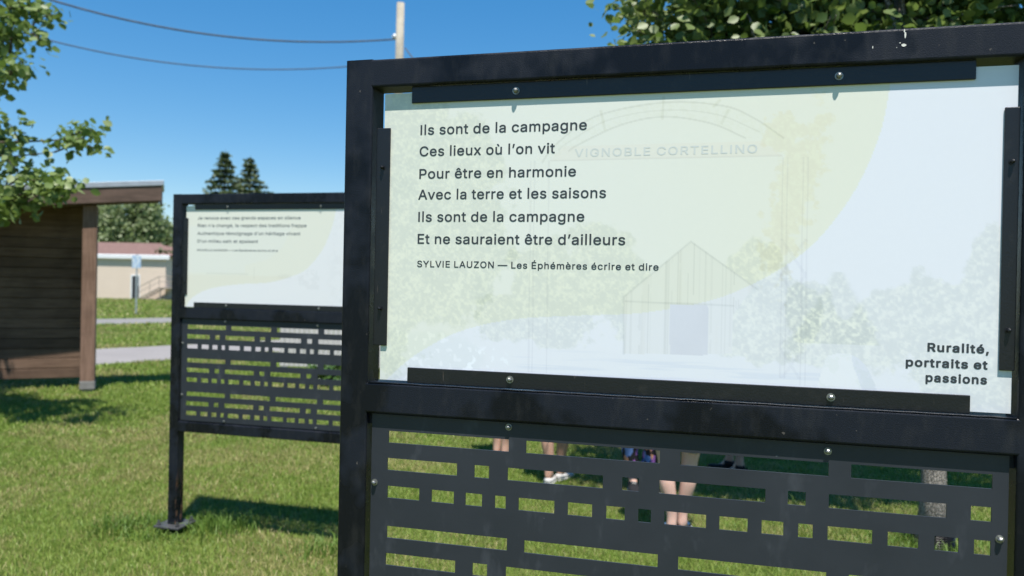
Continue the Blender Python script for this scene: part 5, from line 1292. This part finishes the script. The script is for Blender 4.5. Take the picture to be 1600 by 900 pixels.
    if legs == 'shorts':
        pts = [((0, 0, .535), (.091, .070), None)]
        for s in (-1, 1):
            i = len(pts); pts += [((s*.050, 0, .480), (.061, .062), 0), ((s*.055, -.003, .39), (.060, .060), i), ((s*.057, -.005, .315), (.058, .058), i+1)]
        shell('shorts', pts, bottom)
    else:
        pts = [((0, 0, .535), (.089, .068), None)]
        for s in (-1, 1):
            fy = step*s; i = len(pts)
            pts += [((s*.050, 0, .480), (.056, .058), 0), ((s*.055, -.003+fy*.3, .38), (.052, .054), i), ((s*.056, -.010+fy*.6, .275), (.040, .042), i+1), ((s*.057, .006+fy*.8, .20), (.038, .042), i+2), ((s*spread, .004+fy*.95, .105), (.036, .040), i+3), ((s*spread, -.002+fy, .056), (.034, .040), i+4)]
        shell('trousers', pts, bottom)
    for i, s in enumerate((-1, 1)):
        if shoes: shoe(root, ank[i], s*0.16, shoes[0], shoes[1], low, 0.155*H, 0.056*H)
        if sock:
            bm = bmesh.new(); tube(bm, [(ank[i][0], ank[i][1]-.001*H, .035*H), (ank[i][0], ank[i][1], .06*H), (ank[i][0], ank[i][1], sock*H)], [.0270*H, .0262*H, .0275*H], 14)
            from_bm('sock', bm, M['shoe_black'], root, True)
    return root
A = gp(783, 719); B = gp(867, 754); Cc = gp(1057, 836); D = gp(1000, 767); E_ = gp(1146, 741)
person('bare legged person in navy shorts, farthest left of the group behind the sign', A, R(155), 1.66, 'skin_fair', 'hair_brown', 'cloth_white', 'cloth_navy', ('shoe_white', 'shoe_white'), 0.045, spread=0.034, cross=0.5)
person('bare legged person with white low shoes standing in the shade', B, R(160), 1.70, 'skin_tan', 'hair_grey', 'cloth_red', 'cloth_khaki', ('shoe_white', 'shoe_white'), 0.045, spread=0.030, cross=1.0, step=0.05)
person('nearest person with sunlit bare legs in the middle of the group', Cc, R(170), 1.64, 'skin_pink', 'hair_brown', 'cloth_teal', 'cloth_denim', ('shoe_black', 'cloth_white'), 0.030, spread=0.030, cross=0.5, longhair=True, step=0.02)
person('person in black trousers with pink and blue pattern and dark white soled sneakers', D, R(8), 1.62, 'skin_fair', 'hair_black', 'cloth_black', 'cloth_pattern', ('shoe_black', 'shoe_white'), 0.075, legs='long', spread=0.036)
person('bare legged person in black ankle socks, farthest right of the group', E_, R(-120), 1.68, 'skin_tan', 'hair_black', 'cloth_navy', 'cloth_black', ('shoe_black', 'shoe_black'), 0.06, spread=0.038, sock=0.055, step=0.035)

# ------------------------------------------------------------ grass
def lawn_blades():
    rng = np.random.default_rng(77)
    parts = []
    def zone(y0, y1, dens, h, wd, x_lim=None):
        n_try = int(dens*(y1-y0)*2*(0.70*y1 + 2.8))
        y = rng.uniform(y0, y1, n_try); hw = 0.70*y + 0.6
        x = rng.uniform(-1, 1, n_try)*(0.70*y1 + 2.8)
        keep = rng.random(n_try) < np.clip((hw + 2.2 - np.abs(x))/2.2, 0, 1)*np.clip((y - 0.3)/2.2, 0, 1)
        parts.append((x[keep], y[keep], h, wd))
    zone(0.4, 4.0, 5600, 0.036, 0.0034)
    zone(4.0, 5.5, 8000, 0.036, 0.0036)
    zone(5.5, 7.5, 6000, 0.038, 0.0045)
    zone(7.5, 10.5, 3000, 0.042, 0.0075)
    zone(10.5, 15.0, 1000, 0.055, 0.012)
    zone(15.0, 24.0, 300, 0.06, 0.022)
    zone(24.0, 56.0, 45, 0.075, 0.055)
    X = np.concatenate([p[0] for p in parts]); Y = np.concatenate([p[1] for p in parts])
    Hh = np.concatenate([np.full(len(p[0]), p[2]) for p in parts]); W = np.concatenate([np.full(len(p[0]), p[3]) for p in parts])
    # keep the gravel road and the street clear
    def lin(a, b, x): return a.y + (b.y-a.y)*(x-a.x)/(b.x-a.x)
    rn = (gp(147, 571), gp(266, 562.5), gp(147, 546), gp(266, 540)); rs_ = (gp(147, 507), gp(266, 504), gp(147, 499), gp(266, 496.5))
    ok = np.ones(len(X), bool)
    for a, b, c, d in (rn, rs_):
        ok &= ~((Y > lin(a, b, X) + rng.normal(0, 0.05, len(X))) & (Y < lin(c, d, X) + rng.normal(0, 0.05, len(X))))
    X, Y, Hh, W = X[ok], Y[ok], Hh[ok], W[ok]
    # longer tufts where the mower does not reach
    tx, ty, th = [], [], []
    rg2 = np.random.default_rng(5)
    fx, fy = P_far.x + 0.03, P_far.y + 0.03
    for (cx, cy, rx, ry, n, hh) in ((fx-0.28, fy+0.02, 0.13, 0.08, 420, 0.085), (fx+0.20, fy+0.06, 0.10, 0.08, 420, 0.11), (fx+0.36, fy+0.05, 0.10, 0.08, 220, 0.10), (fx-0.06, fy-0.16, 0.16, 0.05, 260, 0.06), (fx+0.01, fy+0.14, 0.12, 0.05, 260, 0.12),
                                    (P_near.x-0.05, P_near.y+0.1, 0.2, 0.15, 300, 0.09), (bt.x, bt.y, 0.22, 0.18, 700, 0.09), (bt.x-0.4, bt.y+0.3, 0.5, 0.3, 500, 0.08), (fx+1.05, fy-0.35, 0.14, 0.10, 260, 0.10)):
        tx.append(rg2.normal(cx, rx, n)); ty.append(rg2.normal(cy, ry, n)); th.append(np.full(n, hh))
    nt = sum(len(a) for a in tx)
    X = np.concatenate([X] + tx); Y = np.concatenate([Y] + ty); Hh = np.concatenate([Hh] + th); W = np.concatenate([W, np.full(nt, 0.006)])
    tuft = np.zeros(len(X)); tuft[-nt:] = 1
    n = len(X)
    dry = vnoise(X*0.9+40, Y*0.9+40, 71, 4, 0.6); mid = vnoise(X*4+40, Y*4+40, 72, 3, 0.6)
    hm = 0.65 + 0.7*mid
    h = Hh*hm*rng.uniform(0.55, 1.25, n)
    az = rng.uniform(0, 2*np.pi, n)
    wx, wy = np.cos(az)*W/2, np.sin(az)*W/2
    lean = np.abs(rng.normal(0, 0.8, n)); la = rng.uniform(0, 2*np.pi, n)
    lx, ly = np.cos(la)*lean*h, np.sin(la)*lean*h
    z0 = np.full(n, -0.003)
    co = np.empty((n, 5, 3))
    co[:, 0] = np.stack([X-wx, Y-wy, z0], 1); co[:, 1] = np.stack([X+wx, Y+wy, z0], 1)
    co[:, 2] = np.stack([X+wx*.75+lx*.4, Y+wy*.75+ly*.4, h*.6], 1); co[:, 3] = np.stack([X-wx*.75+lx*.4, Y-wy*.75+ly*.4, h*.6], 1)
    co[:, 4] = np.stack([X+lx, Y+ly, h*(1-0.25*np.minimum(lean, 1.5))], 1)
    b5 = np.arange(n)[:, None]*5
    quads = (b5 + np.array([0, 1, 2, 3])); tris = (b5 + np.array([3, 2, 4]))
    pd = np.clip((dry-0.45)*2.0 + (mid-0.5)*1.1 + 0.12, 0.03, 0.7)*(1-tuft*0.95)
    isdry = rng.random(n) < pd
    g0_ = np.array([0.112, 0.190, 0.024]); g1_ = np.array([0.245, 0.325, 0.062]); s0 = np.array([0.26, 0.24, 0.08]); s1 = np.array([0.40, 0.36, 0.16])
    r1 = rng.random((n, 1))
    c = np.where(isdry[:, None], s0+(s1-s0)*r1, g0_+(g1_-g0_)*r1)
    c = np.where(tuft[:, None] > 0, np.array([0.075, 0.145, 0.018]) + (np.array([0.16, 0.25, 0.045])-np.array([0.075, 0.145, 0.018]))*r1, c)
    me = bpy.data.meshes.new('grass')
    me.vertices.add(n*5); me.vertices.foreach_set('co', co.astype(np.float32).ravel())
    loops = np.concatenate([quads.ravel(), tris.ravel()]).astype(np.int32)
    me.loops.add(len(loops)); me.loops.foreach_set('vertex_index', loops)
    me.polygons.add(2*n)
    me.polygons.foreach_set('loop_start', np.concatenate([np.arange(n)*4, n*4 + np.arange(n)*3]).astype(np.int32))
    at = me.color_attributes.new('tint', 'FLOAT_COLOR', 'POINT')
    cc = np.ones((n*5, 4), np.float32); cc[:, :3] = np.repeat(c, 5, axis=0); at.data.foreach_set('color', cc.ravel())
    me.update(calc_edges=True)
    o = link('grass', me, M['grass_blade']); tag(o, 'short mown lawn grass with dry straw coloured patches', 'grass', kind='stuff')
    print('blades', n)
lawn_blades()
